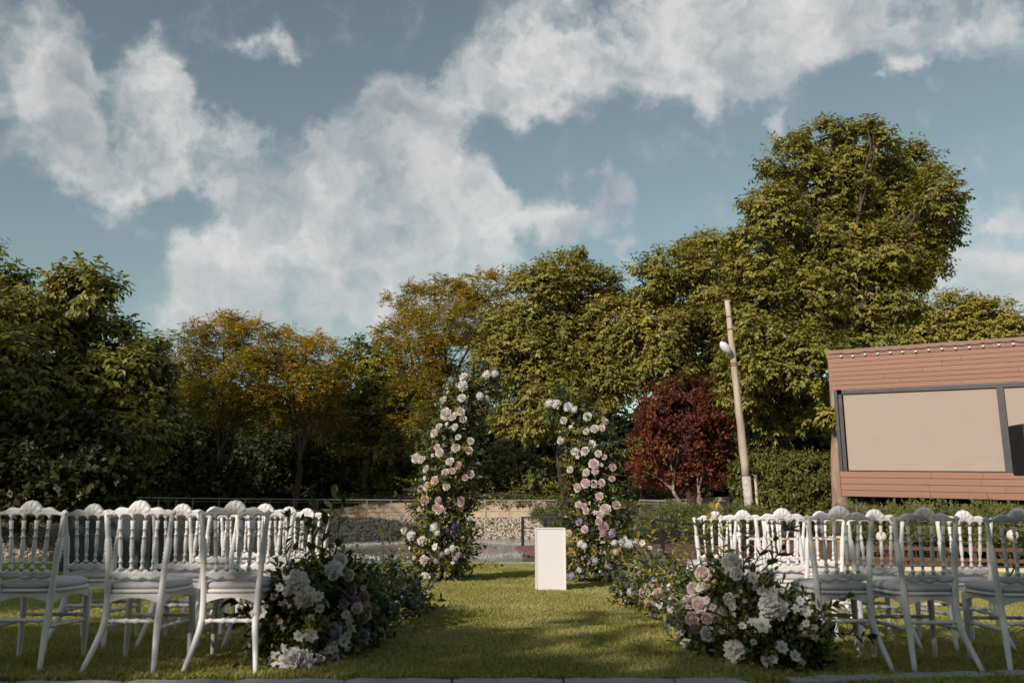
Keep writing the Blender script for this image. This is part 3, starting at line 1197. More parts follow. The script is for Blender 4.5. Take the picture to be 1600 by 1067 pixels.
o.matrix_parent_inverse = sinv

# ---- loudspeaker on a stand at the right edge of the frame
c = P(1607, 703, 14.0)
spk = empty('loudspeaker', (c.x, c.y, gz2(c.x, c.y)), R(12), 'black loudspeaker on a stand at the right edge before the pavilion', 'loudspeaker')
zc = c.z - gz2(c.x, c.y)
m = MB()
hw, hd, hh = 0.24, 0.2, 0.41
prof = [(-hw, -hd), (hw, -hd), (hw * 0.72, hd), (-hw * 0.72, hd)]
m.hexa([(x, y, zc - hh) for x, y in prof], [(x, y, zc + hh) for x, y in prof])
cb = m.build('cabinet', M['black_metal'], spk)
bv = cb.modifiers.new('bevel', 'BEVEL')
bv.width = 0.03
bv.segments = 3
m = MB()
m.tube([(0, 0.03, 0.35), (0, 0.03, zc - hh)], 0.02, 8)
m.build('pole', M['black_metal'], spk)
for k in range(3):
    a = 2 * PI * k / 3 + 0.4
    m = MB()
    m.tube([(0, 0.03, 0.85), (0.5 * math.cos(a), 0.5 * math.sin(a), 0.01)], 0.013, 6)
    m.build('leg', M['black_metal'], spk)

# ---- leaning utility pole with lamp
pb = P(1173, 812, 26.5)
pt = P(1136, 470, 26.5)
pole = empty('utility_pole', (pb.x, pb.y, gz2(pb.x, pb.y) - 0.1), 0, 'weathered leaning utility pole with a white street lamp head', 'pole')
oinv = Matrix.Translation(pole.location).inverted()


def ppt(t):
    return pb.lerp(pt, t)


def pole_part(name, mb_, mat):
    o = mb_.build(name, mat, pole)
    o.matrix_parent_inverse = oinv
    return o


m = MB()
m.tube([ppt(0.19 + 0.81 * k / 14) + Vector((0.008 * math.sin(k * 2.1), 0, 0)) for k in range(15)], [0.132 - 0.05 * k / 14 for k in range(15)], 12)
pole_part('shaft', m, M['pole'])
m = MB()
m.tube([Vector((pb.x, pb.y, pole.location.z)), ppt(0.10), ppt(0.1898)], [0.144, 0.140, 0.134], 12)
pole_part('pale_base', m, M['pale_mottle'])
for t in (0.92, 0.86, 0.70, 0.69):
    m = MB()
    m.tube([ppt(t), ppt(t + 0.006)], 0.143 - 0.05 * t, 12)
    pole_part('metal_band', m, M['rust'])
m = MB()
m.tube([ppt(0.995) + Vector((0.02, -0.03, 0)), ppt(1.03) + Vector((0.05, -0.03, 0.0))], 0.02, 6)
pole_part('top_hook', m, M['rust'])
m = MB()
m.tube([ppt(0.775) + Vector((-0.1, -0.05, 0)), P(1141, 552, 26.3)], 0.03, 8)
pole_part('lamp_arm', m, M['rail_metal'])
m = MB()
q = [P(1141, 553, 26.3), P(1138, 549, 26.25), P(1133, 543, 26.2), P(1129, 538, 26.15), P(1126.5, 535, 26.1)]
m.tube(q, [0.04, 0.10, 0.135, 0.11, 0.04], 12)
pole_part('lamp_head', m, M['lamp_white'])
m = MB()
m.tube([Vector((pb.x + 0.21, pb.y - 0.1, pole.location.z)), P(1180, 742, 26.3)], [0.045, 0.04], 8)
pole_part('side_stake', m, M['pole'])

# ---- small dark roofed box by the wall
c = P(1150, 797, 36.5)
bxo = empty('lantern_box', (c.x, c.y, c.z - 0.25), 0.1, 'small dark roofed box standing between the red-leaved tree and the pole', 'box')
m = MB()
for sx in (-1, 1):
    for sy in (-1, 1):
        m.box((sx * 0.19, sy * 0.16, 0.33), (0.03, 0.03, 0.33))
m.box((0, 0, 0.28), (0.2, 0.17, 0.02))
m.box((0, 0.15, 0.45), (0.19, 0.012, 0.15))
m.build('frame', M['brown_wood'], bxo)
m = MB()
m.add([(-0.32, -0.26, 0.66), (0.32, -0.26, 0.66), (0.32, 0.26, 0.66), (-0.32, 0.26, 0.66), (-0.2, 0, 0.80), (0.2, 0, 0.80)],
      [(3, 2, 1, 0), (0, 1, 5, 4), (2, 3, 4, 5), (1, 2, 5), (3, 0, 4)])
m.build('roof', M['black_metal'], bxo)

# ---- right hand garden edge: pale kerb, dark rails, amber posts, globe lamps
ek = empty('garden_kerb', (4, 16.4, gz(4, 16.4)))
ek['kind'] = 'structure'
x = 4.2
while x < 12:
    m = MB()
    m.box((x - 4 + 0.48, (0.01 * (x - 4)), 0.03 - 0.013 * (x - 4)), (0.475, 0.06, 0.06))
    m.build('kerb_stone', M['cream_cap'], ek)
    x += 0.97


def timber_rail(name, label, p0, p1, npost, tops):
    o = empty(name, (p0[0], p0[1], gz2(p0[0], p0[1])), 0, label, 'fence')
    iv = Matrix.Translation(o.location).inverted()
    for k in range(npost):
        t = k / (npost - 1)
        xx = p0[0] + (p1[0] - p0[0]) * t
        yy = p0[1] + (p1[1] - p0[1]) * t
        m = MB()
        m.box((xx, yy, gz2(xx, yy) + tops[0] / 2), (0.045, 0.045, tops[0] / 2 + 0.03))
        q = m.build('post', M['brown_wood'], o)
        q.matrix_parent_inverse = iv
    for h in tops:
        m = MB()
        m.bar((p0[0], p0[1] - 0.06, gz2(*p0) + h - 0.04), (p1[0], p1[1] - 0.06, gz2(*p1) + h - 0.04), 0.04, 0.07)
        q = m.build('rail', M['brown_wood'], o)
        q.matrix_parent_inverse = iv


timber_rail('timber_fence', 'low dark two-rail timber fence before the junipers on the right', (6.6, 17.2), (12.2, 16.2), 6, (0.46, 0.26))


def amber_stand(px, py_top, py_bot, d, label, w=0.085):
    b = P(px, py_bot, d)
    t = P(px, py_top, d)
    o = empty('turned_post', b, 0, label, 'post', 'amber posts behind the right chairs')
    H = t.z - b.z
    m = MB()
    n = 10
    prof = [(0.0, 1.05), (0.05, 1.05), (0.08, 0.8), (0.13, 0.95), (0.2, 0.7), (0.3, 0.62), (0.75, 0.78), (0.86, 0.98), (0.9, 0.85), (0.93, 0.9)]
    m.tube([(0, 0, H * z) for z, r in prof], [w * r for z, r in prof], 12)
    m.build('shaft', M['amber_wood'], o)
    m = MB()
    m.box((0, 0, H * 0.965), (w * 1.25, w * 1.25, H * 0.034))
    m.build('cap', M['cream_cap'], o)
    m = MB()
    m.box((0, 0, -0.02), (w * 1.2, w * 1.2, 0.035))
    m.build('base', M['cream_cap'], o)


amber_stand(1312, 837, 888, 14.6, 'amber wooden post with pale cap, rightmost behind the right chairs')
amber_stand(1277, 839, 880, 16.0, 'amber wooden post with pale cap, middle of the three behind the right chairs')
amber_stand(1224, 840, 880, 16.3, 'amber wooden post with pale cap, leftmost behind the right chairs')
pl = empty('planter_box', P(1235, 884, 16.9), 0.0, 'brown wooden planter box with pale rim behind the right chairs', 'planter')
m = MB()
for k in range(9):
    m.box((-0.72 + 0.18 * k, 0, 0.24), (0.082, 0.03, 0.24))
m.box((0, 0.3, 0.22), (0.8, 0.27, 0.2))
m.build('body', M['brown_wood'], pl)
m = MB()
m.box((0, -0.01, 0.51), (0.84, 0.07, 0.022))
m.build('rim', M['cream_cap'], pl)


def globe_lamp(px, py, d, label):
    c = P(px, py, d)
    g0 = gz2(c.x, c.y)
    o = empty('globe_lamp', (c.x, c.y, g0), 0, label, 'garden lamp', 'globe garden lamps on the right')
    h = c.z - g0
    m = MB()
    m.ball((0, 0, h), 0.093, 18, 12)
    m.build('globe', M['globe'], o)
    m = MB()
    m.tube([(0, 0, -0.02), (0, 0, h - 0.125)], 0.022, 8)
    m.tube([(0, 0, h - 0.125), (0, 0, h - 0.078)], [0.04, 0.05], 10)
    m.build('stem', M['brown_wood'], o)


globe_lamp(1153, 838, 16.5, 'cream globe garden lamp, leftmost, seen through the farthest right chairs')
globe_lamp(1377, 838, 15.5, 'cream globe garden lamp seen through the second row of right chairs')
globe_lamp(1427, 814, 19.5, 'small white globe garden lamp among the junipers')
globe_lamp(1582, 836, 14.5, 'cream globe garden lamp near the right edge of the picture')

# ---- white podium
pc = ground_pt(861, 925)
pod = empty('podium', (pc[0], pc[1], gz(*pc)), R(0.0), 'plain white rectangular podium standing on the lawn before the flower arch', 'podium')
s = pxm(pc[1]) * 1.02
hw = 22.4 * s / 1.0
H = P(861, 824.5, pc[1]).z - gz(*pc)
m = MB()
m.box((0.035 * s, 0.19, H / 2), (hw, 0.19, H / 2))
bo = m.build('body', M['podium'], pod)
bv = bo.modifiers.new('bevel', 'BEVEL')
bv.width = 0.004
bv.segments = 2
# slim raised border of the front face
m = MB()
bw = 0.013
m.box((-hw + bw / 2, -0.004, H / 2), (bw / 2, 0.0038, H / 2 - 0.002))
m.box((hw - bw / 2, -0.004, H / 2), (bw / 2, 0.0038, H / 2 - 0.002))
m.box((0, -0.004, H - bw / 2), (hw - bw, 0.0038, bw / 2))
m.build('front_edge', M['podium'], pod)

# ---- grey draped cover behind the left chairs
c = ground_pt(182, 893)
cv = empty('draped_cover', (c[0], c[1], gz(*c)), R(-8), 'blue-grey cloth draped over a tall box behind the left chairs', 'cover')
wd = 150 * pxm(c[1])
Hc = P(182, 799, c[1]).z - gz(*c)
V, Fq = [], []
nseg, nh = 96, 8
r3 = random.Random(2)
ph = [r3.uniform(0, 6.28) for _ in range(4)]
for j in range(nh + 1):
    t = j / nh
    for i in range(nseg):
        a = 2 * PI * i / nseg
        ex = 0.28
        cx = math.copysign(abs(math.cos(a)) ** ex, math.cos(a)) * wd / 2
        cy = math.copysign(abs(math.sin(a)) ** ex, math.sin(a)) * 0.42
        f = 1 + (1 - t) * (0.045 + 0.05 * math.sin(a * 13 + ph[0]) + 0.035 * math.sin(a * 23 + ph[1]))
        V.append((cx * f, cy * f, Hc * t))
k0 = nh * nseg
V.append((0, 0, Hc + 0.02))
m = MB()
m.add(V, [(j * nseg + i, j * nseg + (i + 1) % nseg, (j + 1) * nseg + (i + 1) % nseg, (j + 1) * nseg + i) for j in range(nh) for i in range(nseg)] + [(k0 + i, k0 + (i + 1) % nseg, len(V) - 1) for i in range(nseg)], 0, True)
m.build('cloth', M['shade_grey_cloth'], cv)
m = MB()
m.box((0, 0, Hc * 0.48), (wd * 0.42, 0.34, Hc * 0.47))
m.build('box', M['brown_wood'], cv)


# ================================================================== TREES AND SHRUBS
def lob(px, py, rx, ry, d, dd=0.0, dr=None):
    dd_ = d + dd
    c = P(px, py, dd_)
    k = pxm(dd_)
    return (tuple(c), (rx * k, (dr if dr else 0.85 * (rx + ry) / 2 * k), ry * k))


def crown_geo(rng, lobes, nclump, nsprig, nleaf, L, Wd, style='walnut', crad=0.30, shell=(0.60, 1.12), tbase=0.5, tvar=0.28, vert_tint=0.0):
    C = np.array([l[0] for l in lobes])
    Rr = np.array([l[1] for l in lobes])
    wgt = (Rr[:, 0] * Rr[:, 2] + Rr[:, 0] * Rr[:, 1] + Rr[:, 1] * Rr[:, 2])
    li = rng.choice(len(C), nclump, p=wgt / wgt.sum())
    u = rdirs(rng, nclump)
    r = rng.uniform(shell[0] ** 3, shell[1] ** 3, nclump) ** (1 / 3)
    cp = C[li] + u * Rr[li] * r[:, None]
    cr = Rr[li].mean(1) * crad * rng.uniform(0.7, 1.35, nclump)
    ctint = rng.normal(0, 1, nclump)
    # sprigs
    n = nclump * nsprig
    ci = np.repeat(np.arange(nclump), nsprig)
    off = rng.normal(0, 0.60, (n, 3)) * cr[ci][:, None] * np.array([1, 1, 0.62])
    sp = cp[ci] + off
    outw = nrm(u[ci] * np.array([1, 1, 0.7]) + nrm(off + 1e-6) * 0.8)
    # leaves
    m = n * nleaf
    si = np.repeat(np.arange(n), nleaf)
    k = np.tile(np.arange(nleaf), n)
    if style == 'walnut':
        ax = nrm(outw + rng.normal(0, 0.5, (n, 3)) + np.array([0, 0, -0.15]))
        side = nrm(np.cross(ax, np.array([0, 0, 1.0])) + 1e-6)
        sgn = np.where(k % 2 == 0, 1.0, -1.0)[:, None]
        t = ((k // 2) / max(1, (nleaf - 1) // 2))[:, None]
        pos = sp[si] + ax[si] * (t * L * 1.5)
        D = ax[si] * (0.35 + 0.3 * t) + side[si] * sgn * 0.8 * (1 - 0.4 * t) + np.array([0, 0, -0.55]) + rng.normal(0, 0.25, (m, 3))
        Nn = np.array([0, 0, 0.9]) + outw[si] * 1.0 + rng.normal(0, 0.35, (m, 3))
        LL = L * rng.uniform(0.7, 1.2, m)
    elif style == 'feather':
        ax = nrm(outw * np.array([1, 1, 0.5]) + rng.normal(0, 0.55, (n, 3)) + np.array([0, 0, 0.05]))
        side = nrm(np.cross(ax, np.array([0, 0, 1.0])) + 1e-6)
        sgn = np.where(k % 2 == 0, 1.0, -1.0)[:, None]
        t = ((k // 2) / max(1, (nleaf - 1) // 2))[:, None]
        pos = sp[si] + ax[si] * (t * L * 3.2) + np.array([0, 0, -1.0]) * (t ** 2) * L * 0.9
        D = ax[si] * 0.45 + side[si] * sgn * 0.9 + np.array([0, 0, -0.15]) + rng.normal(0, 0.15, (m, 3))
        Nn = np.array([0, 0, 1.0]) + rng.normal(0, 0.45, (m, 3))
        LL = L * rng.uniform(0.7, 1.15, m)
    elif style == 'needle':
        ax = nrm(outw * np.array([1, 1, 0.35]) + rng.normal(0, 0.35, (n, 3)) + np.array([0, 0, 0.75]))
        t = (k / max(1, nleaf - 1))[:, None]
        pos = sp[si] + ax[si] * (t * L * 2.4)
        D = ax[si] * 0.8 + rng.normal(0, 0.5, (m, 3))
        Nn = rng.normal(0, 1, (m, 3))
        LL = L * rng.uniform(0.6, 1.2, m) * (1.15 - 0.5 * t[:, 0])
    else:  # bush
        ax = nrm(outw + rng.normal(0, 0.5, (n, 3)) + np.array([0, 0, 0.3]))
        t = (k / max(1, nleaf - 1))[:, None]
        pos = sp[si] + ax[si] * (t * L * 1.6)
        D = ax[si] * 0.4 + rng.normal(0, 0.7, (m, 3)) + np.array([0, 0, -0.1])
        Nn = outw[si] * 0.8 + np.array([0, 0, 0.8]) + rng.normal(0, 0.4, (m, 3))
        LL = L * rng.uniform(0.7, 1.2, m)
    ti = tbase + tvar * 0.7 * ctint[ci][si] + tvar * 0.6 * rng.normal(0, 1, m)
    if vert_tint:
        zc = C[:, 2].mean()
        ti = ti + vert_tint * (pos[:, 2] - zc) / max(1.0, np.ptp(C[:, 2]))
    return leaf_geo(pos, D, Nn, LL, LL * (Wd / L), np.clip(ti, 0, 1), 'kite', 0.16)


def limb_path(a, b, rr, sag=0.0, n=7, wob=0.12):
    a = Vector(a)
    b = Vector(b)
    L = (b - a).length
    out = []
    w1 = Vector((rr.uniform(-1, 1), rr.uniform(-1, 1), rr.uniform(-0.4, 0.4))) * wob * L * 0.5
    for i in range(n):
        t = i / (n - 1)
        # leave the trunk steeply, then swing outwards
        p = a.lerp(b, t)
        p.z += math.sin(PI * t) * L * 0.10
        p += w1 * math.sin(PI * t) + Vector((rr.uniform(-1, 1), rr.uniform(-1, 1), 0)) * 0.02 * L * (0 < i < n - 1)
        out.append(p)
    return out


def tree(name, label, base, lobes, leaf_mat, bark='bark', cat='tree', group=None, r0=0.22, seed=1, fork=0.35, stems=1, crown_name='crown', **kw):
    rg = np.random.default_rng(seed)
    rr = random.Random(seed)
    base = Vector(base)
    o = empty(name, base, 0, label, cat, group)
    inv = Matrix.Translation(base).inverted()
    C = [Vector(l[0]) for l in lobes]
    cen = sum(C, Vector()) / len(C)
    top = max(c.z for c in C)
    m = MB()
    heads = []
    for s in range(stems):
        h = base.lerp(Vector((cen.x, cen.y, base.z + (top - base.z) * fork)), 1.0)
        if stems > 1:
            h += Vector(((s - (stems - 1) / 2) * 1.0, rr.uniform(-0.3, 0.3), 0))
        b0 = base + Vector(((s - (stems - 1) / 2) * 0.35, 0, -0.15)) if stems > 1 else base + Vector((0, 0, -0.15))
        pth = limb_path(b0, h, rr, n=8, wob=0.06)
        m.tube(pth, [r0 * (1.35 if i == 0 else 1 - 0.45 * i / 7) for i in range(8)], 9)
        heads.append(pth[-1])
    m.build('trunk', M[bark], o).matrix_parent_inverse = inv
    m = MB()
    for i, c in enumerate(C):
        h = min(heads, key=lambda q: (q - c).length)
        s = h.lerp(cen if (cen - h).length < (c - h).length else c, 0.0)
        pth = limb_path(s, c, rr)
        rb_ = r0 * 0.42 * rr.uniform(0.7, 1.0)
        m.tube(pth, [max(0.012, rb_ * (1 - 0.85 * k / 6)) for k in range(7)], 6, cap=False)
        for _ in range(4):
            e = c + Vector((rr.uniform(-1, 1) * lobes[i][1][0], rr.uniform(-1, 1) * lobes[i][1][1], rr.uniform(-0.6, 1) * lobes[i][1][2])) * 0.85
            st_ = pth[rr.randint(3, 6)]
            m.tube(limb_path(st_, e, rr, n=5), [max(0.006, rb_ * 0.28 * (1 - 0.75 * k / 4)) for k in range(5)], 5, cap=False)
    m.build('limbs', M[bark], o).matrix_parent_inverse = inv
    V, Fc, T = crown_geo(rg, lobes, **kw)
    cr = link(crown_name, npmesh(crown_name, V, Fc, leaf_mat, T), o)
    cr.matrix_parent_inverse = inv
    return o


def shrub(name, label, base, lobes, leaf_mat, seed=1, cat='shrub', group=None, **kw):
    rg = np.random.default_rng(seed)
    rr = random.Random(seed)
    base = Vector(base)
    o = empty(name, base, 0, label, cat, group)
    inv = Matrix.Translation(base).inverted()
    m = MB()
    for c, r_ in lobes:
        for _ in range(3):
            e = Vector(c) + Vector((rr.uniform(-.5, .5) * r_[0], rr.uniform(-.5, .5) * r_[1], rr.uniform(-.2, .7) * r_[2]))
            m.tube(limb_path(base + Vector((rr.uniform(-.2, .2), rr.uniform(-.2, .2), -.1)), e, rr, n=6), [0.035, 0.03, 0.025, 0.018, 0.012, 0.006], 5, cap=False)
    m.build('stems', M['bark'], o).matrix_parent_inverse = inv
    V, Fc, T = crown_geo(rg, lobes, **kw)
    link('foliage', npmesh('foliage', V, Fc, leaf_mat, T), o).matrix_parent_inverse = inv
    return o


def LL_(lst, d, jit=1.0, seed=0):
    rr = random.Random(seed)
    return [lob(*q[:4], d, (q[4] if len(q) > 4 else rr.uniform(-jit, jit))) for q in lst]


def base_at(px, d, z=None):
    x = (px - 800) / F * d * 1.02
    return (x, d, (gz2(x, d) if z is None else z))


BT = 'row of trees beyond the pond'
tree('walnut_tree', 'dark leafy tree at far left with sunlit top leaves', base_at(125, 29, 0.7),
     LL_([(136, 448, 40, 34), (100, 495, 58, 42), (155, 525, 52, 42), (62, 560, 66, 55), (170, 585, 60, 48), (115, 630, 85, 55), (215, 590, 42, 55), (228, 660, 42, 52), (55, 490, 36, 36), (160, 680, 70, 45)], 28, 1.2, 1),
     M['walnut'], group=BT, r0=0.28, seed=21, nclump=320, nsprig=15, nleaf=6, L=0.26, Wd=0.12, tbase=0.30, tvar=0.2)
tree('walnut_tree', 'dark tree cut off by the left edge of the picture', base_at(-40, 27, 0.6),
     LL_([(10, 452, 34, 34), (-45, 440, 70, 50), (-20, 530, 80, 60), (20, 600, 60, 60), (-80, 600, 90, 90), (-10, 670, 80, 60)], 27, 1.2, 2),
     M['walnut'], group=BT, r0=0.28, seed=22, nclump=230, nsprig=15, nleaf=6, L=0.26, Wd=0.12, tbase=0.28, tvar=0.18)
tree('locust_tree', 'feathery tree with browning leaves right of the dark left tree', base_at(350, 42, 0.8),
     LL_([(292, 535, 36, 28), (350, 520, 36, 26), (388, 530, 28, 30), (300, 585, 42, 30), (352, 575, 52, 36), (395, 590, 40, 38), (330, 625, 52, 28), (375, 500, 22, 14), (400, 640, 46, 24)], 40, 1.5, 3),
     M['locust'], group=BT, r0=0.2, seed=23, fork=0.3, nclump=300, nsprig=13, nleaf=12, L=0.155, Wd=0.066, style='feather', crad=0.26, tbase=0.42, tvar=0.30, vert_tint=0.2)
tree('locust_tree', 'feathery orange-brown tree, shorter, left of the middle', base_at(470, 43, 0.8),
     LL_([(450, 545, 42, 26), (492, 556, 34, 30), (432, 590, 40, 34), (485, 600, 44, 34), (520, 590, 26, 32), (450, 635, 50, 26), (505, 640, 36, 26), (470, 525, 24, 12)], 41, 1.5, 4),
     M['locust'], group=BT, r0=0.18, seed=24, fork=0.3, nclump=260, nsprig=13, nleaf=12, L=0.155, Wd=0.066, style='feather', crad=0.26, tbase=0.52, tvar=0.30, vert_tint=0.3)
tree('leafy_tree', 'dark green tree between the two orange-brown feathery trees', base_at(575, 46, 0.9),
     LL_([(578, 560, 40, 32), (556, 605, 48, 44), (608, 610, 46, 46), (545, 655, 44, 44), (600, 670, 50, 40)], 44, 1.4, 5),
     M['walnut'], group=BT, r0=0.22, seed=25, nclump=190, nsprig=14, nleaf=6, L=0.25, Wd=0.12, tbase=0.25, tvar=0.2)
tree('locust_tree', 'tall feathery orange-brown tree behind the left flower arch', base_at(690, 47, 0.9),
     LL_([(626, 462, 26, 18), (655, 480, 36, 26), (706, 462, 46, 26), (752, 448, 36, 24), (700, 505, 62, 34), (640, 520, 36, 28), (755, 500, 36, 40), (710, 555, 62, 38), (650, 570, 44, 34), (690, 610, 66, 34), (640, 630, 40, 34), (606, 520, 16, 10)], 43, 1.6, 6),
     M['locust'], group=BT, r0=0.26, seed=26, fork=0.35, nclump=430, nsprig=13, nleaf=12, L=0.16, Wd=0.068, style='feather', crad=0.26, tbase=0.44, tvar=0.29, vert_tint=0.1)
tree('walnut_tree', 'broad green walnut tree behind the middle of the flower arch', base_at(880, 42, 0.75),
     LL_([(885, 428, 42, 24), (842, 452, 46, 34), (925, 455, 44, 36), (800, 505, 42, 38), (868, 505, 60, 44), (948, 512, 46, 44), (828, 565, 60, 42), (908, 572, 62, 44), (778, 575, 34, 36), (960, 585, 34, 44), (850, 625, 54, 36), (812, 652, 32, 28), (890, 400, 16, 10)], 36, 1.6, 7),
     M['walnut'], group=BT, r0=0.3, seed=27, fork=0.38, nclump=640, nsprig=19, nleaf=6, L=0.20, Wd=0.092, tbase=0.52, tvar=0.2)
tree('walnut_tree', 'green walnut tree behind the red-leaved tree', base_at(1075, 40, 0.7),
     LL_([(1050, 418, 46, 30), (1110, 398, 44, 30), (1008, 445, 34, 30), (1080, 470, 60, 44), (1028, 510, 50, 44), (1135, 455, 50, 54), (1100, 540, 60, 48), (1040, 570, 46, 34), (1130, 590, 44, 36), (1000, 560, 30, 40)], 36, 1.5, 8),
     M['walnut'], group=BT, r0=0.3, seed=28, fork=0.4, nclump=560, nsprig=19, nleaf=6, L=0.20, Wd=0.092, tbase=0.5, tvar=0.2)
tree('walnut_tree', 'tallest green walnut tree, rising left of the pavilion', base_at(1290, 33, 0.2),
     LL_([(1290, 222, 46, 28), (1352, 226, 46, 28), (1236, 250, 42, 28), (1412, 262, 46, 34), (1462, 296, 40, 34), (1290, 290, 74, 46), (1372, 310, 74, 50), (1212, 325, 44, 36), (1440, 352, 52, 44), (1280, 378, 84, 52), (1186, 395, 44, 40), (1366, 408, 74, 52), (1432, 412, 44, 36), (1236, 460, 74, 52), (1326, 482, 74, 46), (1182, 478, 50, 46), (1200, 552, 60, 50), (1268, 562, 56, 46), (1352, 532, 50, 40), (1206, 630, 50, 44), (1166, 590, 38, 44), (1262, 632, 40, 36), (1398, 470, 40, 28), (1300, 195, 14, 8), (1355, 197, 12, 8)], 30, 1.6, 9),
     M['walnut'], group=BT, r0=0.36, seed=29, fork=0.42, nclump=1150, nsprig=20, nleaf=6, L=0.185, Wd=0.086, tbase=0.46, tvar=0.18)
tree('leafy_tree', 'yellow-green tree showing above the pavilion roof', base_at(1510, 44, 0.3),
     LL_([(1490, 478, 42, 22), (1540, 495, 44, 24), (1442, 505, 34, 30), (1590, 515, 30, 16), (1500, 525, 70, 34), (1570, 545, 60, 30), (1440, 545, 40, 30)], 42, 1.5, 10),
     M['walnut'], group=BT, r0=0.25, seed=30, nclump=330, nsprig=18, nleaf=6, L=0.21, Wd=0.10, tbase=0.72, tvar=0.18)
# far trees filling the gaps low behind the row
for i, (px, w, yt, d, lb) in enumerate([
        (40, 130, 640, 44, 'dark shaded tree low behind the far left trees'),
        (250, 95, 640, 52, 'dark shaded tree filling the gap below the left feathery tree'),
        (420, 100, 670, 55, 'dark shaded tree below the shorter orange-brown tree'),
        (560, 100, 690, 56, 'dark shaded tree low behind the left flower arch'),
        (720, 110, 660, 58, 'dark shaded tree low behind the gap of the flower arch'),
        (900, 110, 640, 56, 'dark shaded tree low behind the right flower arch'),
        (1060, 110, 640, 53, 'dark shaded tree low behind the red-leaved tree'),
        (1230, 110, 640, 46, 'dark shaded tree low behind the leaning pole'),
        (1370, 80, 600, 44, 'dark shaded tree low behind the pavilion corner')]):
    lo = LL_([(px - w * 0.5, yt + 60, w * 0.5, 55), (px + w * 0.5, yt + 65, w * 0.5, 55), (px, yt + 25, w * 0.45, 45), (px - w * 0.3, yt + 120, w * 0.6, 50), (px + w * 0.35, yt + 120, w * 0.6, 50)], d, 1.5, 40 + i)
    tree('understorey_tree', lb, base_at(px, d, 0.9), lo, M['shade_dark_leaf'], group='shaded trees behind the row', r0=0.2, seed=60 + i, nclump=170, nsprig=13, nleaf=5, L=0.42, Wd=0.24, crad=0.36, shell=(0.45, 1.0), tbase=0.3, tvar=0.25)
# deep wood beyond
rgw = np.random.default_rng(91)
lo = [lob(px, 730 + 14 * math.sin(px), 95, 85 + 20 * math.sin(px * 0.7), 70 + 4 * math.sin(px * 1.3)) for px in range(-150, 1500, 75)]
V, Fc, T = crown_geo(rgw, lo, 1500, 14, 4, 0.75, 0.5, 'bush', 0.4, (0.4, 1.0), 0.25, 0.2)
tag(link('distant_wood', npmesh('distant_wood', V, Fc, M['shade_dark_leaf'], T)), 'dark mass of distant woodland behind the tree trunks', 'woodland', kind='stuff')

# red-leaved tree
tree('plum_tree', 'small purple-red leaved tree left of the leaning pole', base_at(1078, 33.5),
     LL_([(1068, 612, 34, 22), (1040, 632, 36, 30), (1098, 628, 36, 30), (1066, 650, 50, 36), (1035, 660, 40, 36), (1104, 655, 38, 38), (1062, 690, 58, 42), (1012, 705, 28, 30), (1122, 695, 30, 36), (1030, 735, 40, 24), (1095, 735, 44, 24), (1062, 745, 40, 16), (1000, 735, 18, 10), (1130, 640, 14, 20)], 33.5, 0.8, 12),
     M['red_leaf'], bark='pale_bark', r0=0.10, seed=31, fork=0.26, stems=2, nclump=460, nsprig=14, nleaf=6, L=0.13, Wd=0.075, style='bush', crad=0.27, tbase=0.42, tvar=0.24, vert_tint=-0.35)
# pale trunk by the pavilion corner
tb = P(1312, 800, 23)
snag = empty('tree_trunk', (tb.x, tb.y, gz2(tb.x, tb.y)), 0, 'pale bare tree trunk with a sprout standing at the pavilion corner', 'tree trunk')
sinv2 = Matrix.Translation(snag.location).inverted()
m = MB()
pth = [Vector((tb.x, tb.y, gz2(tb.x, tb.y) - 0.1))] + [P(px, py, 23) for px, py in ((1313, 780), (1310, 740), (1308, 710), (1311, 680), (1308, 640), (1305, 610), (1302, 585), (1296, 555))]
m.tube(pth, [0.26, 0.22, 0.20, 0.17, 0.20, 0.17, 0.15, 0.12, 0.06], 10)
m.build('trunk', M['pale_bark'], snag).matrix_parent_inverse = sinv2
V, Fc, T = crown_geo(np.random.default_rng(5), [lob(1296, 645, 13, 10, 22.7), lob(1303, 637, 9, 8, 22.7)], 10, 9, 5, 0.17, 0.08, 'walnut', 0.4, (0.3, 1), 0.85, 0.12)
link('sprout', npmesh('sprout', V, Fc, M['walnut'], T), snag).matrix_parent_inverse = sinv2

# shrubs
SB = 'shrubs beyond the pond and path'
shrub('shrub', 'leafy green shrub between the left chairs and the left arch, beyond the railing', base_at(595, 47, 0.8), LL_([(575, 740, 32, 26), (610, 730, 32, 28), (640, 745, 24, 28), (590, 765, 46, 18)], 47, 0.6, 1), M['bush_leaf'], 71, group=SB, nclump=120, nsprig=12, nleaf=6, L=0.24, Wd=0.15, style='bush', tbase=0.6)
shrub('shrub', 'leafy green shrub in the gap of the flower arch, beyond the railing', base_at(805, 48, 0.8), LL_([(790, 735, 30, 28), (825, 745, 28, 24), (760, 755, 26, 24), (808, 765, 50, 16), (850, 768, 24, 12)], 48, 0.6, 2), M['bush_leaf'], 72, group=SB, nclump=130, nsprig=12, nleaf=6, L=0.24, Wd=0.15, style='bush', tbase=0.5)
shrub('wall_plants', 'ragged weeds hanging over the top of the lit sandstone wall', base_at(700, 45.6, 1.2), [lob(px, 785 - 2 * math.sin(px * 0.37), 12, 3.2 + 2.0 * math.sin(px * 0.9), 45.3 - (0.9 if px < 600 else 0)) for px in range(535, 890, 17)], M['bush_leaf'], 79, group=SB, nclump=230, nsprig=9, nleaf=5, L=0.17, Wd=0.10, style='bush', tbase=0.45)
shrub('shrub', 'low weeds growing on the wall right of the right arch', base_at(1010, 44, 0.9), LL_([(1010, 776, 20, 8), (1040, 778, 22, 6)], 43, 0.3, 3), M['bush_leaf'], 73, group=SB, nclump=30, nsprig=10, nleaf=5, L=0.2, Wd=0.12, style='bush', tbase=0.6)
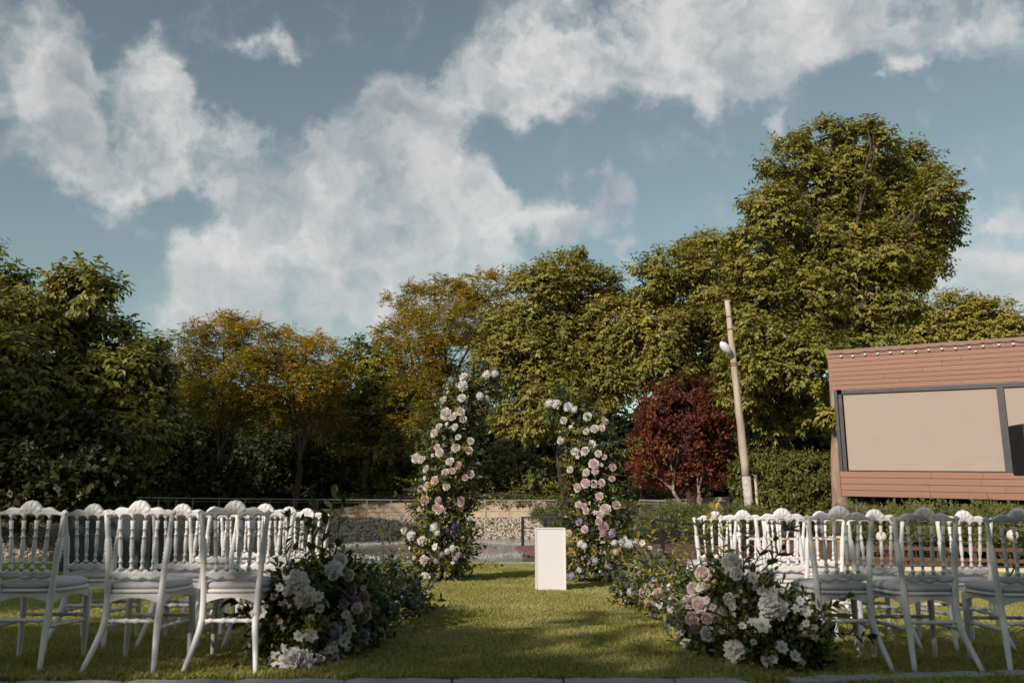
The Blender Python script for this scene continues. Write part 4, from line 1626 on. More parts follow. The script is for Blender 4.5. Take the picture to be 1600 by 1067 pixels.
shrub('shrub', 'round sunlit shrub right of the leaning pole', base_at(1240, 27), LL_([(1215, 755, 36, 34), (1265, 750, 40, 34), (1240, 735, 40, 24), (1240, 785, 60, 24), (1295, 770, 24, 30)], 27, 0.6, 4), M['bush_leaf'], 74, group=SB, nclump=260, nsprig=14, nleaf=6, L=0.105, Wd=0.06, style='bush', tbase=0.68)
shrub('shrub', 'darker shrub behind the leaning pole, left of the round shrub', base_at(1190, 32), LL_([(1190, 690, 22, 24), (1200, 725, 26, 28), (1165, 745, 16, 26), (1180, 770, 22, 22)], 32, 0.5, 5), M['bush_leaf'], 75, group=SB, nclump=130, nsprig=13, nleaf=6, L=0.17, Wd=0.10, style='bush', tbase=0.45)
shrub('dark_bush', 'large dark creeper-covered bush at the left edge behind the chairs', base_at(60, 25, 0.4), LL_([(40, 690, 80, 40), (120, 705, 70, 42), (-20, 720, 80, 60), (160, 745, 45, 36), (60, 750, 110, 40)], 24.5, 0.6, 6), M['shade_dark_leaf'], 76, group=SB, nclump=320, nsprig=13, nleaf=5, L=0.22, Wd=0.15, style='bush', tbase=0.5)
shrub('dark_bush', 'dark understorey bush between the far left tree and the feathery tree', base_at(240, 40, 0.7), LL_([(210, 740, 50, 30), (270, 750, 50, 30), (330, 755, 50, 28), (250, 700, 40, 30)], 41, 0.6, 7), M['shade_dark_leaf'], 77, group=SB, nclump=170, nsprig=12, nleaf=5, L=0.3, Wd=0.19, style='bush', tbase=0.5)
shrub('dark_bush', 'dark understorey bush below the shorter orange-brown tree', base_at(450, 46, 0.8), LL_([(400, 755, 50, 30), (460, 750, 50, 34), (520, 755, 40, 30), (440, 715, 50, 30)], 47, 0.6, 8), M['shade_dark_leaf'], 78, group=SB, nclump=170, nsprig=12, nleaf=5, L=0.3, Wd=0.19, style='bush', tbase=0.45)
JN = 'spreading junipers'
for i, (pts, d, lb) in enumerate([
        ([(1045, 818, 40, 22), (1010, 835, 36, 22), (1085, 812, 34, 18), (1060, 850, 46, 20)], 24.5, 'spreading green juniper behind the footbridge railing'),
        ([(1120, 825, 36, 20), (1150, 812, 34, 16), (1180, 820, 30, 18)], 24, 'spreading juniper at the foot of the leaning pole'),
        ([(858, 806, 22, 10), (875, 815, 22, 12)], 29, 'small juniper left of the right arch behind the podium'),
        ([(1370, 828, 40, 26), (1335, 822, 34, 22), (1410, 820, 34, 26)], 19.5, 'silvery juniper left of the others below the pavilion'),
        ([(1455, 822, 40, 28), (1490, 830, 36, 26)], 19, 'silvery juniper below the middle of the pavilion'),
        ([(1540, 826, 40, 28), (1580, 830, 36, 28)], 18.2, 'silvery juniper below the right end of the pavilion'),
        ([(1640, 830, 46, 28)], 17.8, 'silvery juniper cut off by the right edge of the picture')]):
    b = base_at(pts[0][0], d)
    shrub('juniper', lb, b, LL_(pts, d, 0.35, 20 + i), M['juniper'], 80 + i, group=JN, nclump=90 * len(pts), nsprig=9, nleaf=12, L=0.075, Wd=0.022, style='needle', crad=0.36, tbase=0.5 if i < 3 else 0.68, tvar=0.25)

# ---- trees outside the frame that shade the foreground and left bank, some added to block sky light
ST = 'trees outside the picture'
for i, (x, y, h, r_, lb) in enumerate([
        (-20.2, -7.2, 11.6, 2.6, 'shade tree behind the photographer, far left'),
        (-16.2, -7.0, 11.0, 2.2, 'shade tree behind the photographer, second from the left'),
        (-12.0, -7.1, 9.1, 1.9, 'shade tree behind the photographer, left of the middle'),
        (-7.6, -7.0, 8.6, 2.2, 'shade tree behind the photographer, right of the middle'),
        (-4.2, -6.8, 8.9, 2.4, 'shade tree behind the photographer, far right'),
        (-14.6, 5.0, 7.6, 2.5, 'tree outside the picture beside the left chair block'),
        (-18.6, 7.0, 8.2, 2.6, 'tree outside the picture farther beside the left chair block'),
        (-0.8, -7.4, 9.0, 2.6, 'added sky-blocking tree behind the photographer, first of the right hand ones'),
        (3.4, -7.0, 9.4, 2.7, 'added sky-blocking tree behind the photographer, second of the right hand ones'),
        (7.8, -6.6, 9.2, 2.7, 'added sky-blocking tree behind the photographer, third of the right hand ones'),
        (12.4, -5.8, 9.5, 2.8, 'added sky-blocking tree behind the photographer, last of the right hand ones'),
        (-9.0, -11.5, 8.6, 3.0, 'added sky-blocking tree farther behind the photographer, left'),
        (0.5, -12.0, 9.0, 3.2, 'added sky-blocking tree farther behind the photographer, middle'),
        (8.5, -11.5, 9.0, 3.2, 'added sky-blocking tree farther behind the photographer, right'),
        (-21.6, 15.0, 12.8, 3.6, 'tree outside the picture left of the lawn'),
        (-27.2, 15.5, 13.2, 3.6, 'tree outside the picture farther left of the lawn'),
        (-23.2, 27.0, 14.0, 3.4, 'tree outside the picture left of the dark bush'),
        (-26.5, 24.5, 14.5, 4.0, 'tree outside the picture behind the left bank'),
        (-32.0, 24.0, 14.0, 4.2, 'tree outside the picture farthest to the left')]):
    rr = random.Random(300 + i)
    lo = []
    for k in range(9):
        a = rr.uniform(0, 6.28)
        q = rr.uniform(0.2, 0.75) * r_
        zz = h - r_ * 0.55 - rr.uniform(0, 1) ** 1.2 * (h * 0.45)
        lo.append(((x + q * math.cos(a), y + q * math.sin(a), zz), (r_ * 0.55, r_ * 0.55, r_ * 0.5)))
    tree('shade_tree', lb, (x, y, gz(x, min(y, 10)) if y < 18 else 0.0), lo, M['walnut'], group=ST, r0=0.2, seed=310 + i, nclump=170, nsprig=12, nleaf=5, L=0.30, Wd=0.16, crad=0.34, shell=(0.3, 1.0))

rgh = np.random.default_rng(71)
hb = []
for k in range(26):
    x = -24 + k * 1.55
    hb.append(((x, -4.6 + 0.4 * math.sin(k * 1.7), 1.6 + gz(x, -5)), (1.3, 0.9, 1.75 + 0.25 * math.sin(k * 2.3))))
shrub('sky_block_hedge', 'added leafy screen behind the photographer, unseen, blocking low sky light', (-4.0, -4.6, gz(-4, -4.6)), hb, M['shade_dark_leaf'], 95, cat='sky_block_hedge', nclump=1300, nsprig=11, nleaf=5, L=0.17, Wd=0.11, style='bush', shell=(0.3, 1.0), crad=0.4, tbase=0.5)  # added out of view to cut sky light on the foreground


# ================================================================== CHAIRS
def chair_proto():
    root = empty('ballroom_chair', (0, 0, 0))
    pm = M['white_paint']

    def put(name, mb_, mat=pm):
        return mb_.build(name, mat, root)

    # back posts: waist at z 0.28, splayed feet, wider shoulders
    def post_path(s):
        ks = [(0.0, 0.198, -0.135), (0.06, 0.187, -0.105), (0.14, 0.170, -0.060), (0.22, 0.154, -0.022), (0.285, 0.148, 0.0), (0.36, 0.150, 0.008),
              (0.45, 0.154, 0.008), (0.50, 0.157, 0.006), (0.56, 0.161, 0.004), (0.572, 0.162, 0.003)]
        z = 0.585
        while z < 0.725:
            ks.append((z, 0.163 + (z - 0.585) * 0.09, 0.002))
            z += 0.0115
        ks += [(0.735, 0.1765, -0.004), (0.80, 0.183, -0.010), (0.868, 0.190, -0.016)]
        pts, rad = [], []
        for i, (z, x, y) in enumerate(ks):
            pts.append((s * x, y, z))
            if 0.58 < z < 0.73:
                base = 0.0155 + 0.004 * math.sin(PI * (z - 0.58) / 0.15)
                rad.append(base + (0.0032 if i % 2 else -0.0014))
            elif z < 0.29:
                rad.append(0.0125 + 0.0085 * z / 0.29)
            elif z < 0.58:
                rad.append(0.0205 - 0.004 * (z - 0.29) / 0.29)
            else:
                rad.append(0.0135)
        return pts, rad
    for s in (-1, 1):
        p, r_ = post_path(s)
        m = MB()
        m.tube(p, r_, 10)
        put('back_post', m)

    # crest rail with shell and scrolled wings
    def crest_top(x):
        a = abs(x)
        t = 0.888 + 0.010 * math.exp(-((a - 0.105) / 0.035) ** 2) - 0.022 * max(0, min(1, (a - 0.12) / 0.05)) + 0.018 * math.exp(-((a - 0.194) / 0.017) ** 2)
        if a < 0.064:
            t = max(t, 0.872 + 0.064 * math.sqrt(max(0, 1 - (a / 0.064) ** 2)) ** 1.0 + 0.0014 * math.cos(a / 0.064 * PI * 4.5))
        return t

    def crest_bot(x):
        a = abs(x)
        nodes = [0.0365 * 1.0, 0.108, 0.187]
        # arches between spindles
        edges = [-0.187, -0.108, -0.0365, 0.0365, 0.108, 0.187]
        for e0, e1 in zip(edges, edges[1:]):
            if e0 <= x <= e1:
                t = (x - e0) / (e1 - e0)
                return 0.812 + 0.040 * (max(0, 1 - (2 * t - 1) ** 4)) ** 0.6 + 0.004 * (a < 0.04)
        return 0.846 + 0.5 * (a - 0.187)

    nx, nz = 84, 8
    vs = []
    for side in (-1, 1):
        for i in range(nx + 1):
            x = -0.209 + 0.418 * i / nx
            zt, zb = crest_top(x), crest_bot(x)
            if abs(x) > 0.187:
                e = (abs(x) - 0.187) / 0.022
                q = math.sqrt(max(0.0, 1 - e * e))
                mid = 0.869
                zt = mid + (zt - mid) * max(q, 0.12)
                zb = mid - 0.024 * max(q, 0.12)
            for j in range(nz + 1):
                v = j / nz
                z = zb + (zt - zb) * v
                edge = min(1, 5 * min(v, 1 - v) + 0.25)
                a = abs(x)
                dx, dz = x, z - 0.874
                rr_ = math.hypot(dx, dz)
                if a < 0.06 and z > 0.878 and rr_ < 0.066:
                    an = math.atan2(dx, max(1e-4, dz))
                    rel = 0.0026 * math.cos(an * 9) * min(1, rr_ / 0.03) + 0.005
                else:
                    rel = 0.0036 * math.sin((z - 0.875 + 0.03 * math.cos((a - 0.03) * 34)) * 420)
                    if a > 0.175:
                        rel = 0.004 * math.cos(math.hypot(a - 0.192, z - 0.872) * 520)
                y = -0.014 + side * (0.0125 * edge + rel * edge)
                vs.append((x, y, z))
    fs = []
    k = (nx + 1) * (nz + 1)
    for i in range(nx):
        for j in range(nz):
            a = i * (nz + 1) + j
            fs.append((a, a + nz + 1, a + nz + 2, a + 1))
            fs.append((k + a, k + a + 1, k + a + nz + 2, k + a + nz + 1))
    for i in range(nx):
        a = i * (nz + 1)
        fs.append((a, k + a, k + a + nz + 1, a + nz + 1))
        a = a + nz
        fs.append((a, a + nz + 1, k + a + nz + 1, k + a))
    for j in range(nz):
        a = j
        fs.append((a, a + 1, k + a + 1, k + a))
        a = nx * (nz + 1) + j
        fs.append((a, k + a, k + a + 1, a + 1))
    m = MB()
    m.add(vs, fs, 0, True)
    put('crest_rail', m)

    # lower carved rail
    nx, nz = 60, 6
    vs = []
    for side in (-1, 1):
        for i in range(nx + 1):
            x = -0.157 + 0.314 * i / nx
            a = abs(x)
            zt = 0.545 + 0.007 * math.cos(x * 118)
            zb = 0.503 - 0.012 * abs(math.cos(x * 34)) + 0.010 * (a / 0.157) ** 3
            for j in range(nz + 1):
                v = j / nz
                z = zb + (zt - zb) * v
                edge = min(1, 5 * min(v, 1 - v) + 0.25)
                rel = 0.0034 * math.sin((z + 0.016 * math.cos(x * 40)) * 430)
                vs.append((x, 0.005 + side * (0.011 * edge + rel * edge), z))
    fs = []
    k = (nx + 1) * (nz + 1)
    for i in range(nx):
        for j in range(nz):
            a = i * (nz + 1) + j
            fs.append((a, a + nz + 1, a + nz + 2, a + 1))
            fs.append((k + a, k + a + 1, k + a + nz + 2, k + a + nz + 1))
        a = i * (nz + 1)
        fs.append((a, k + a, k + a + nz + 1, a + nz + 1))
        a += nz
        fs.append((a, a + nz + 1, k + a + nz + 1, k + a))
    m = MB()
    m.add(vs, fs, 0, True)
    put('lower_rail', m)

    # spindles
    for xb, xt in ((-0.090, -0.108), (-0.030, -0.0365), (0.030, 0.0365), (0.090, 0.108)):
        m = MB()
        pts, rad = [], []
        prof = [(0.0, .010), (.04, .010), (.05, .0155), (.075, .0155), (.085, .009), (.17, .0085), (.18, .013), (.205, .013), (.215, .009)]
        z = 0.30
        k2 = 0
        while z < 0.62:
            prof.append((z, .0095 + .003 * math.sin(PI * (z - .3) / .32) + (.0022 if k2 % 2 else -.001)))
            z += 0.032
            k2 += 1
        prof += [(.66, .009), (.67, .0135), (.695, .0135), (.705, .009), (.82, .0085), (.83, .0125), (.85, .0125), (.86, .0095), (1.0, .013)]
        for t, r_ in prof:
            pts.append((xb + (xt - xb) * t, 0.005 - 0.019 * t, 0.54 + 0.283 * t))
            rad.append(r_)
        m.tube(pts, rad, 8)
        put('spindle', m)

    # seat
    def seat_outline(n, grow):
        out = []
        for i in range(n):
            a = 2 * PI * i / n
            c, s_ = math.cos(a), math.sin(a)
            ex = 0.55
            u = math.copysign(abs(c) ** ex, c)
            v = math.copysign(abs(s_) ** ex, s_)
            w = 0.178 + 0.022 * (v + 1) / 2 * 1.6
            out.append((u * (w + grow), 0.205 + v * (0.205 + grow)))
        return out
    m = MB()
    n = 32
    rings = [(-0.004, 0.444), (0.006, 0.452), (0.008, 0.462), (0.0, 0.476), (-0.03, 0.487), (-0.09, 0.494), (-0.16, 0.496)]
    vs = []
    for g, z in rings:
        vs += [(x, y, z) for x, y in seat_outline(n, g)]
    vs.append((0, 0.205, 0.4965))
    fs = [(j * n + i, j * n + (i + 1) % n, (j + 1) * n + (i + 1) % n, (j + 1) * n + i) for j in range(len(rings) - 1) for i in range(n)]
    fs += [((len(rings) - 1) * n + i, (len(rings) - 1) * n + (i + 1) % n, len(vs) - 1) for i in range(n)]
    fs.append(tuple(range(n - 1, -1, -1)))
    m.add(vs, fs, 0, True)
    put('cushion', m, M['cushion'])
    m = MB()
    rings = [(-0.012, 0.418), (0.006, 0.422), (0.012, 0.430), (0.010, 0.439), (0.002, 0.4435)]
    vs = []
    for g, z in rings:
        vs += [(x, y, z) for x, y in seat_outline(n, g)]
    fs = [(j * n + i, j * n + (i + 1) % n, (j + 1) * n + (i + 1) % n, (j + 1) * n + i) for j in range(len(rings) - 1) for i in range(n)]
    fs += [tuple(range(n - 1, -1, -1)), tuple(range((len(rings) - 1) * n, len(rings) * n))]
    m.add(vs, fs, 0, True)
    put('seat_frame', m)
    # arched aprons
    FL = (0.190, 0.375)

    def apron(a, b, h0=0.055, h1=0.022):
        m = MB()
        a = Vector((a[0], a[1], 0))
        b = Vector((b[0], b[1], 0))
        d = (b - a).normalized()
        nn = Vector((d.y, -d.x, 0)) * 0.009
        vs = []
        nn_ = 12
        for i in range(nn_ + 1):
            t = i / nn_
            p = a.lerp(b, t)
            h = h1 + (h0 - h1) * abs(2 * t - 1) ** 2.2
            for q in (nn, -nn):
                vs += [p + q + Vector((0, 0, 0.419)), p + q + Vector((0, 0, 0.419 - h))]
        fs = []
        for i in range(nn_):
            k = i * 4
            fs += [(k, k + 1, k + 5, k + 4), (k + 2, k + 6, k + 7, k + 3), (k + 1, k + 3, k + 7, k + 5), (k, k + 4, k + 6, k + 2)]
        m.add(vs, fs)
        put('apron', m)
    apron((-0.146, 0.008), (0.146, 0.008))
    apron((-0.155, 0.02), (-FL[0], FL[1]))
    apron((0.155, 0.02), (FL[0], FL[1]))
    apron((-FL[0], FL[1] + 0.004), (FL[0], FL[1] + 0.004))
    # front legs
    for s in (-1, 1):
        m = MB()
        zs = [0.42, 0.39, 0.37, 0.30, 0.24, 0.12, 0.03, 0.0]
        rs = [0.021, 0.021, 0.0205, 0.0195, 0.0185, 0.016, 0.0135, 0.0125]
        m.tube([(s * (FL[0] + 0.006 * (0.42 - z)), FL[1] + 0.02 * (0.42 - z), z) for z in zs], rs, 10)
        put('front_leg', m)

    def turned(a, b, r_):
        a, b = Vector(a), Vector(b)
        prof = [(0, .8), (.12, .8), (.14, 1.2), (.17, 1.2), (.19, .85), (.36, .95), (.38, 1.3), (.42, 1.3), (.44, .95), (.5, 1.05), (.56, .95), (.58, 1.3), (.62, 1.3), (.64, .95), (.81, .85), (.83, 1.2), (.86, 1.2), (.88, .8), (1, .8)]
        m = MB()
        m.tube([a.lerp(b, t) for t, q in prof], [r_ * q for t, q in prof], 8)
        put('stretcher', m)
    turned((-0.150, -0.004, 0.272), (0.150, -0.004, 0.272), 0.0125)
    turned((-0.150, 0.0, 0.235), (-0.190, 0.378, 0.235), 0.0115)
    turned((0.150, 0.0, 0.235), (0.190, 0.378, 0.235), 0.0115)
    turned((-0.187, 0.378, 0.262), (0.187, 0.378, 0.262), 0.0115)
    return root


proto = chair_proto()
CREST = 0.93
chairs = [
    # crest px, depth, yaw deg, label
    (52, 5.02, 1, 'left', 'white carved-back chair nearest the left edge, front row of the left block'),
    (221, 4.98, -1, 'left', 'white carved-back chair in the front row of the left block, middle of three'),
    (369, 5.0, 2, 'left', 'white carved-back chair beside the left flowers, front row of the left block'),
    (149, 5.88, 0, 'left', 'white carved-back chair in the second row of the left block, leftmost'),
    (287, 5.9, 2, 'left', 'white carved-back chair in the second row of the left block, middle'),
    (416, 5.85, -2, 'left', 'white carved-back chair in the second row of the left block, rightmost'),
    (336, 6.95, 1, 'left', 'white carved-back chair in the third row of the left block, left one'),
    (453, 7.0, -1, 'left', 'white carved-back chair in the third row of the left block, right one'),
    (381, 7.85, 0, 'left', 'white carved-back chair in the farthest row of the left block, left one'),
    (481, 7.8, 2, 'left', 'white carved-back chair in the farthest row of the left block, right one'),
    (1309, 5.22, -1, 'right', 'white carved-back chair beside the right flowers, front row of the right block'),
    (1441, 5.20, 2, 'right', 'white carved-back chair in the front row of the right block, middle of three'),
    (1588, 5.20, -4, 'right', 'white carved-back chair cut off by the right edge, front row of the right block'),
    (1220, 6.15, 0, 'right', 'white carved-back chair in the second row of the right block, leftmost behind the flowers'),
    (1364, 6.12, -2, 'right', 'white carved-back chair in the second row of the right block, middle'),
    (1502, 6.1, 1, 'right', 'white carved-back chair in the second row of the right block, rightmost'),
    (1159, 7.1, 1, 'right', 'white carved-back chair in the third row of the right block, left one'),
    (1279, 7.1, -1, 'right', 'white carved-back chair in the third row of the right block, right one'),
    (1116, 7.95, 0, 'right', 'white carved-back chair in the farthest row of the right block, left one'),
    (1222, 7.95, 1, 'right', 'white carved-back chair in the farthest row of the right block, right one'),
]
for i, (px, d, yaw, blk, lb) in enumerate(chairs):
    o = proto if i == 0 else copy_tree(proto)
    x = ray(px, 790).x * d
    o.location = (x, d, gz(x, d) + 0.004)
    o.rotation_euler = (0, 0, R(yaw))
    tag(o, lb, 'chair', 'white chairs of the %s block' % blk)


# ================================================================== FLOWERS
def petal(m, base, ax, up, L, Wd, curl, cup, mat=0, ny=3, nx=2, ragged=0.0, rr=None, tip=0.72):
    """strip surface from base along ax, curling towards/away from up"""
    ax = ax.normalized()
    s = ax.cross(up).normalized()
    up = s.cross(ax).normalized()
    vs = []
    for j in range(ny + 1):
        t = j / ny
        w = Wd * (0.35 + 1.0 * math.sin(PI * min(0.86, 0.15 + 0.75 * t)) - 0.35) * (1.0 if j < ny else tip)
        a = curl * t
        q = base + ax * (L * t * math.cos(a * 0.5)) + up * (L * t * math.sin(a * 0.5) + 0)
        for i in range(nx + 1):
            u = i / nx * 2 - 1
            rg_ = rr.uniform(-ragged, ragged) * L if (ragged and j == ny) else 0
            vs.append(q + s * (u * w / 2) + up * (cup * w * u * u) + ax * (rg_ - (0.10 * L * abs(u) if j == ny else 0)))
    fs = [(j * (nx + 1) + i, j * (nx + 1) + i + 1, (j + 1) * (nx + 1) + i + 1, (j + 1) * (nx + 1) + i) for j in range(ny) for i in range(nx)]
    m.add(vs, fs, mat, True)


def add_tint(me, seed, lo=0.0, hi=1.0):
    rg = np.random.default_rng(seed)
    n = len(me.vertices)
    co = np.empty(n * 3, np.float32)
    me.vertices.foreach_get('co', co)
    # petals are separate islands of 12 verts: one tint per island
    t = np.repeat(rg.uniform(lo, hi, n // 12 + 1), 12)[:n]
    at = me.attributes.new('tint', 'FLOAT', 'POINT')
    at.data.foreach_set('value', t.astype(np.float32))


Z = Vector((0, 0, 1))


def fl_rose(seed):
    """cupped garden rose of unit diameter looking along +Z"""
    rr = random.Random(seed)
    m = MB()
    rings = [(3, 0.015, 92, 0.44, 0.20, 0.5), (4, 0.06, 89, 0.46, 0.26, 0.45), (5, 0.12, 84, 0.45, 0.30, 0.4), (6, 0.19, 78, 0.44, 0.36, 0.2), (7, 0.25, 62, 0.38, 0.50, -0.3), (8, 0.24, 36, 0.33, 0.56, -0.5)]
    for k, (n, r0, tilt, L, w, curl) in enumerate(rings):
        for i in range(n):
            a = 2 * PI * (i + 0.5 * (k % 2)) / n + rr.uniform(-0.15, 0.15)
            tl = R(tilt + rr.uniform(-6, 6))
            out = Vector((math.cos(a), math.sin(a), 0))
            ax = out * math.cos(tl) + Z * math.sin(tl)
            up = -out * math.sin(tl) + Z * math.cos(tl)
            petal(m, out * r0 * 0.9 + Z * (-0.18 + 0.02 * k), ax, up, L * rr.uniform(0.92, 1.08), w, curl, 0.24, tip=1.0)
    m.ball((0, 0, -0.02), 0.26, 10, 6, 0, (1, 1, 0.85))  # core added so the gaps between petals stay bright
    return m


def fl_peony(seed, n=96):
    """ruffled ball of many narrow petals"""
    rr = random.Random(seed)
    m = MB()
    for i in range(n):
        t = (i + 0.5) / n
        el = math.asin(1 - 1.35 * t)
        a = i * 2.39996 + rr.uniform(-0.25, 0.25)
        out = Vector((math.cos(a) * math.cos(el), math.sin(a) * math.cos(el), math.sin(el)))
        sd = out.cross(Z)
        sd = sd.normalized() if sd.length > 1e-3 else Vector((1, 0, 0))
        ax = (out * 0.75 + Vector((rr.uniform(-1, 1), rr.uniform(-1, 1), rr.uniform(-1, 1))) * 0.35).normalized()
        up = sd.cross(ax)
        if rr.random() < 0.5:
            up = -up
        petal(m, out * rr.uniform(0.10, 0.2), ax, up, rr.uniform(0.27, 0.36), rr.uniform(0.17, 0.25), rr.uniform(-0.9, 0.9), rr.uniform(-0.1, 0.35), ragged=0.16, rr=rr)
    m.ball((0, 0, 0), 0.29, 10, 6, 0)  # inner ball added to keep petal gaps from going dark
    return m


def fl_anemone(seed, np_=7, cup=0.1):
    rr = random.Random(seed)
    m = MB()
    for i in range(np_):
        a = 2 * PI * i / np_ + rr.uniform(-0.12, 0.12)
        tl = R(rr.uniform(4, 26))
        out = Vector((math.cos(a), math.sin(a), 0))
        ax = out * math.cos(tl) + Z * math.sin(tl)
        up = -out * math.sin(tl) + Z * math.cos(tl)
        petal(m, out * 0.04, ax, up, 0.47 * rr.uniform(0.85, 1.1), 0.34, rr.uniform(-0.5, 0.5), cup)
    return m


def fl_cluster(seed, n=34, flat=0.75):
    """hydrangea-like head of small four-petalled florets"""
    rr = random.Random(seed)
    m = MB()
    for i in range(n):
        t = (i + 0.5) / n
        el = math.asin(1 - 1.25 * t)
        a = i * 2.39996
        out = Vector((math.cos(a) * math.cos(el), math.sin(a) * math.cos(el), math.sin(el) * flat))
        c = out * rr.uniform(0.36, 0.44)
        nn = (out + Vector((rr.uniform(-1, 1), rr.uniform(-1, 1), rr.uniform(-1, 1))) * 0.3).normalized()
        s = nn.cross(Vector((0.3, 0.5, 0.8))).normalized()
        s2 = nn.cross(s)
        w0 = rr.uniform(0, 6.28)
        for k in range(4):
            b = w0 + k * PI / 2
            ax = s * math.cos(b) + s2 * math.sin(b) + nn * 0.25
            petal(m, c, ax, nn, 0.125 * rr.uniform(0.85, 1.15), 0.13, 0.2, 0.1)
    m.ball((0, 0, 0), 0.34, 10, 6, 0, (1, 1, flat))  # core added to brighten the gaps between florets
    return m


FLM = {}


def flower_mesh(kind, colr, var):
    key = (kind, colr, var)
    if key in FLM:
        return FLM[key]
    seed = var * 17 + 3
    mats = [M['p_' + colr]]
    if kind == 'rose':
        m = fl_rose(seed)
    elif kind == 'peony':
        m = fl_peony(seed)
    elif kind == 'anemone':
        m = fl_anemone(seed)
    elif kind == 'bud':
        m = fl_anemone(seed, 5, 0.9)
    else:
        m = fl_cluster(seed)
    npet = len(m.v)
    me = m.mesh(kind, mats)
    add_tint(me, seed, 0.25 if kind != 'peony' else 0.1, 1.0)
    FLM[key] = me
    return me


m = MB()
_rr = random.Random(8)
m.ball((0, 0, 0.045), 0.075, 8, 5, 0, (1, 1, 0.7))
for k in range(16):
    _a = 2 * PI * k / 16
    _q = _rr.uniform(0.09, 0.13)
    _p = Vector((_q * math.cos(_a), _q * math.sin(_a), _rr.uniform(0.07, 0.11)))
    m.bar((_p.x * 0.5, _p.y * 0.5, 0.03), _p, 0.018, 0.018, 0)
CENTRE_ME = m.mesh('flower_centre', M['anther'])
rfl = random.Random(77)
PLAIN = {'rose': 'rose', 'peony': 'peony', 'anemone': 'anemone', 'bud': 'flower_bud', 'cluster': 'blossom_cluster'}


def put_flower(parent, pos, kind, colr, size, face):
    """size: diameter in metres; face: direction the flower looks"""
    me = flower_mesh(kind, colr, rfl.randint(0, 3))
    q = Vector(face).normalized().to_track_quat('Z', 'Y')
    e = (q @ Euler((0, 0, rfl.uniform(0, 6.28))).to_quaternion()).to_euler()
    o = link(PLAIN[kind], me, parent, Vector(pos) - parent.location, e, size * rfl.uniform(0.94, 1.06))
    if kind == 'anemone':
        link('flower_centre', CENTRE_ME, o)
    return o


# leaf sprigs (shared meshes)
def sprig_mesh(seed, n, L, Wd, stem, mat, alt=False, curve=0.25, name='leaf_sprig'):
    rg = np.random.default_rng(seed)
    rr = random.Random(seed)
    ts = np.linspace(0.18, 1.0, n)
    pos, D, Nn, LL = [], [], [], []

    def sp(t):
        return np.array([curve * stem * t * t, 0.03 * stem * math.sin(t * 5 + seed), stem * t])
    for i, t in enumerate(ts):
        for s in ((1, -1) if not alt else ((1,) if i % 2 else (-1,))):
            a = i * 1.9 if not alt else 0
            sd = np.array([math.cos(a), math.sin(a), 0]) * s
            pos.append(sp(t))
            D.append(sd * rr.uniform(0.6, 0.9) + np.array([0, 0, rr.uniform(0.3, 0.8)]) + rg.normal(0, 0.12, 3))
            Nn.append(np.array([0, 0, 1.0]) - sd * 0.4 + rg.normal(0, 0.2, 3))
            LL.append(L * rr.uniform(0.7, 1.1) * (1.1 - 0.35 * t))
    for k in range(3):
        pos.append(sp(1.0))
        D.append(np.array([rr.uniform(-.5, .5), rr.uniform(-.5, .5), 1.0]))
        Nn.append(rg.normal(0, 1, 3))
        LL.append(L * 0.7)
    LL = np.array(LL)
    V, Fc, T = leaf_geo(np.array(pos), np.array(D), np.array(Nn), LL, LL * Wd / L, np.clip(rg.normal(0.5, 0.25, len(LL)), 0, 1), 'full', 0.12, 0.15)
    m = MB()
    k = 6
    m.tube([sp(i / k) for i in range(k + 1)], [0.006 * (1 - 0.7 * i / k) for i in range(k + 1)], 5, 1)
    nV = len(V)
    me = bpy.data.meshes.new(name)
    me.from_pydata([tuple(v) for v in V] + m.v, [], [tuple(int(i) for i in f) for f in Fc] + [tuple(i + nV for i in f) for f in m.f])
    me.materials.append(M[mat])
    me.materials.append(M['stem'])
    me.polygons.foreach_set('material_index', [0] * len(Fc) + [1] * len(m.f))
    at = me.attributes.new('tint', 'FLOAT', 'POINT')
    at.data.foreach_set('value', np.concatenate([T, np.full(len(m.v), 0.5)]).astype(np.float32))
    me.update()
    return me


SPR = {
    'dark': [sprig_mesh(s, 7, 0.12, 0.045, 0.34, 'deep_green') for s in (1, 2, 3)],
    'olive': [sprig_mesh(s, 9, 0.10, 0.04, 0.36, 'olive') for s in (4, 5)],
    'fine': [sprig_mesh(s, 14, 0.05, 0.018, 0.34, 'olive') for s in (6, 7)],
    'euc': [sprig_mesh(s, 8, 0.07, 0.055, 0.34, 'eucalyptus') for s in (8, 9)],
}


def put_sprig(parent, pos, direc, kind, scale):
    q = Vector(direc).normalized().to_track_quat('Z', 'Y')
    e = (q @ Euler((0, 0, rfl.uniform(0, 6.28))).to_quaternion()).to_euler()
    return link('leaf_sprig', rfl.choice(SPR[kind]), parent, Vector(pos) - parent.location, e, scale)


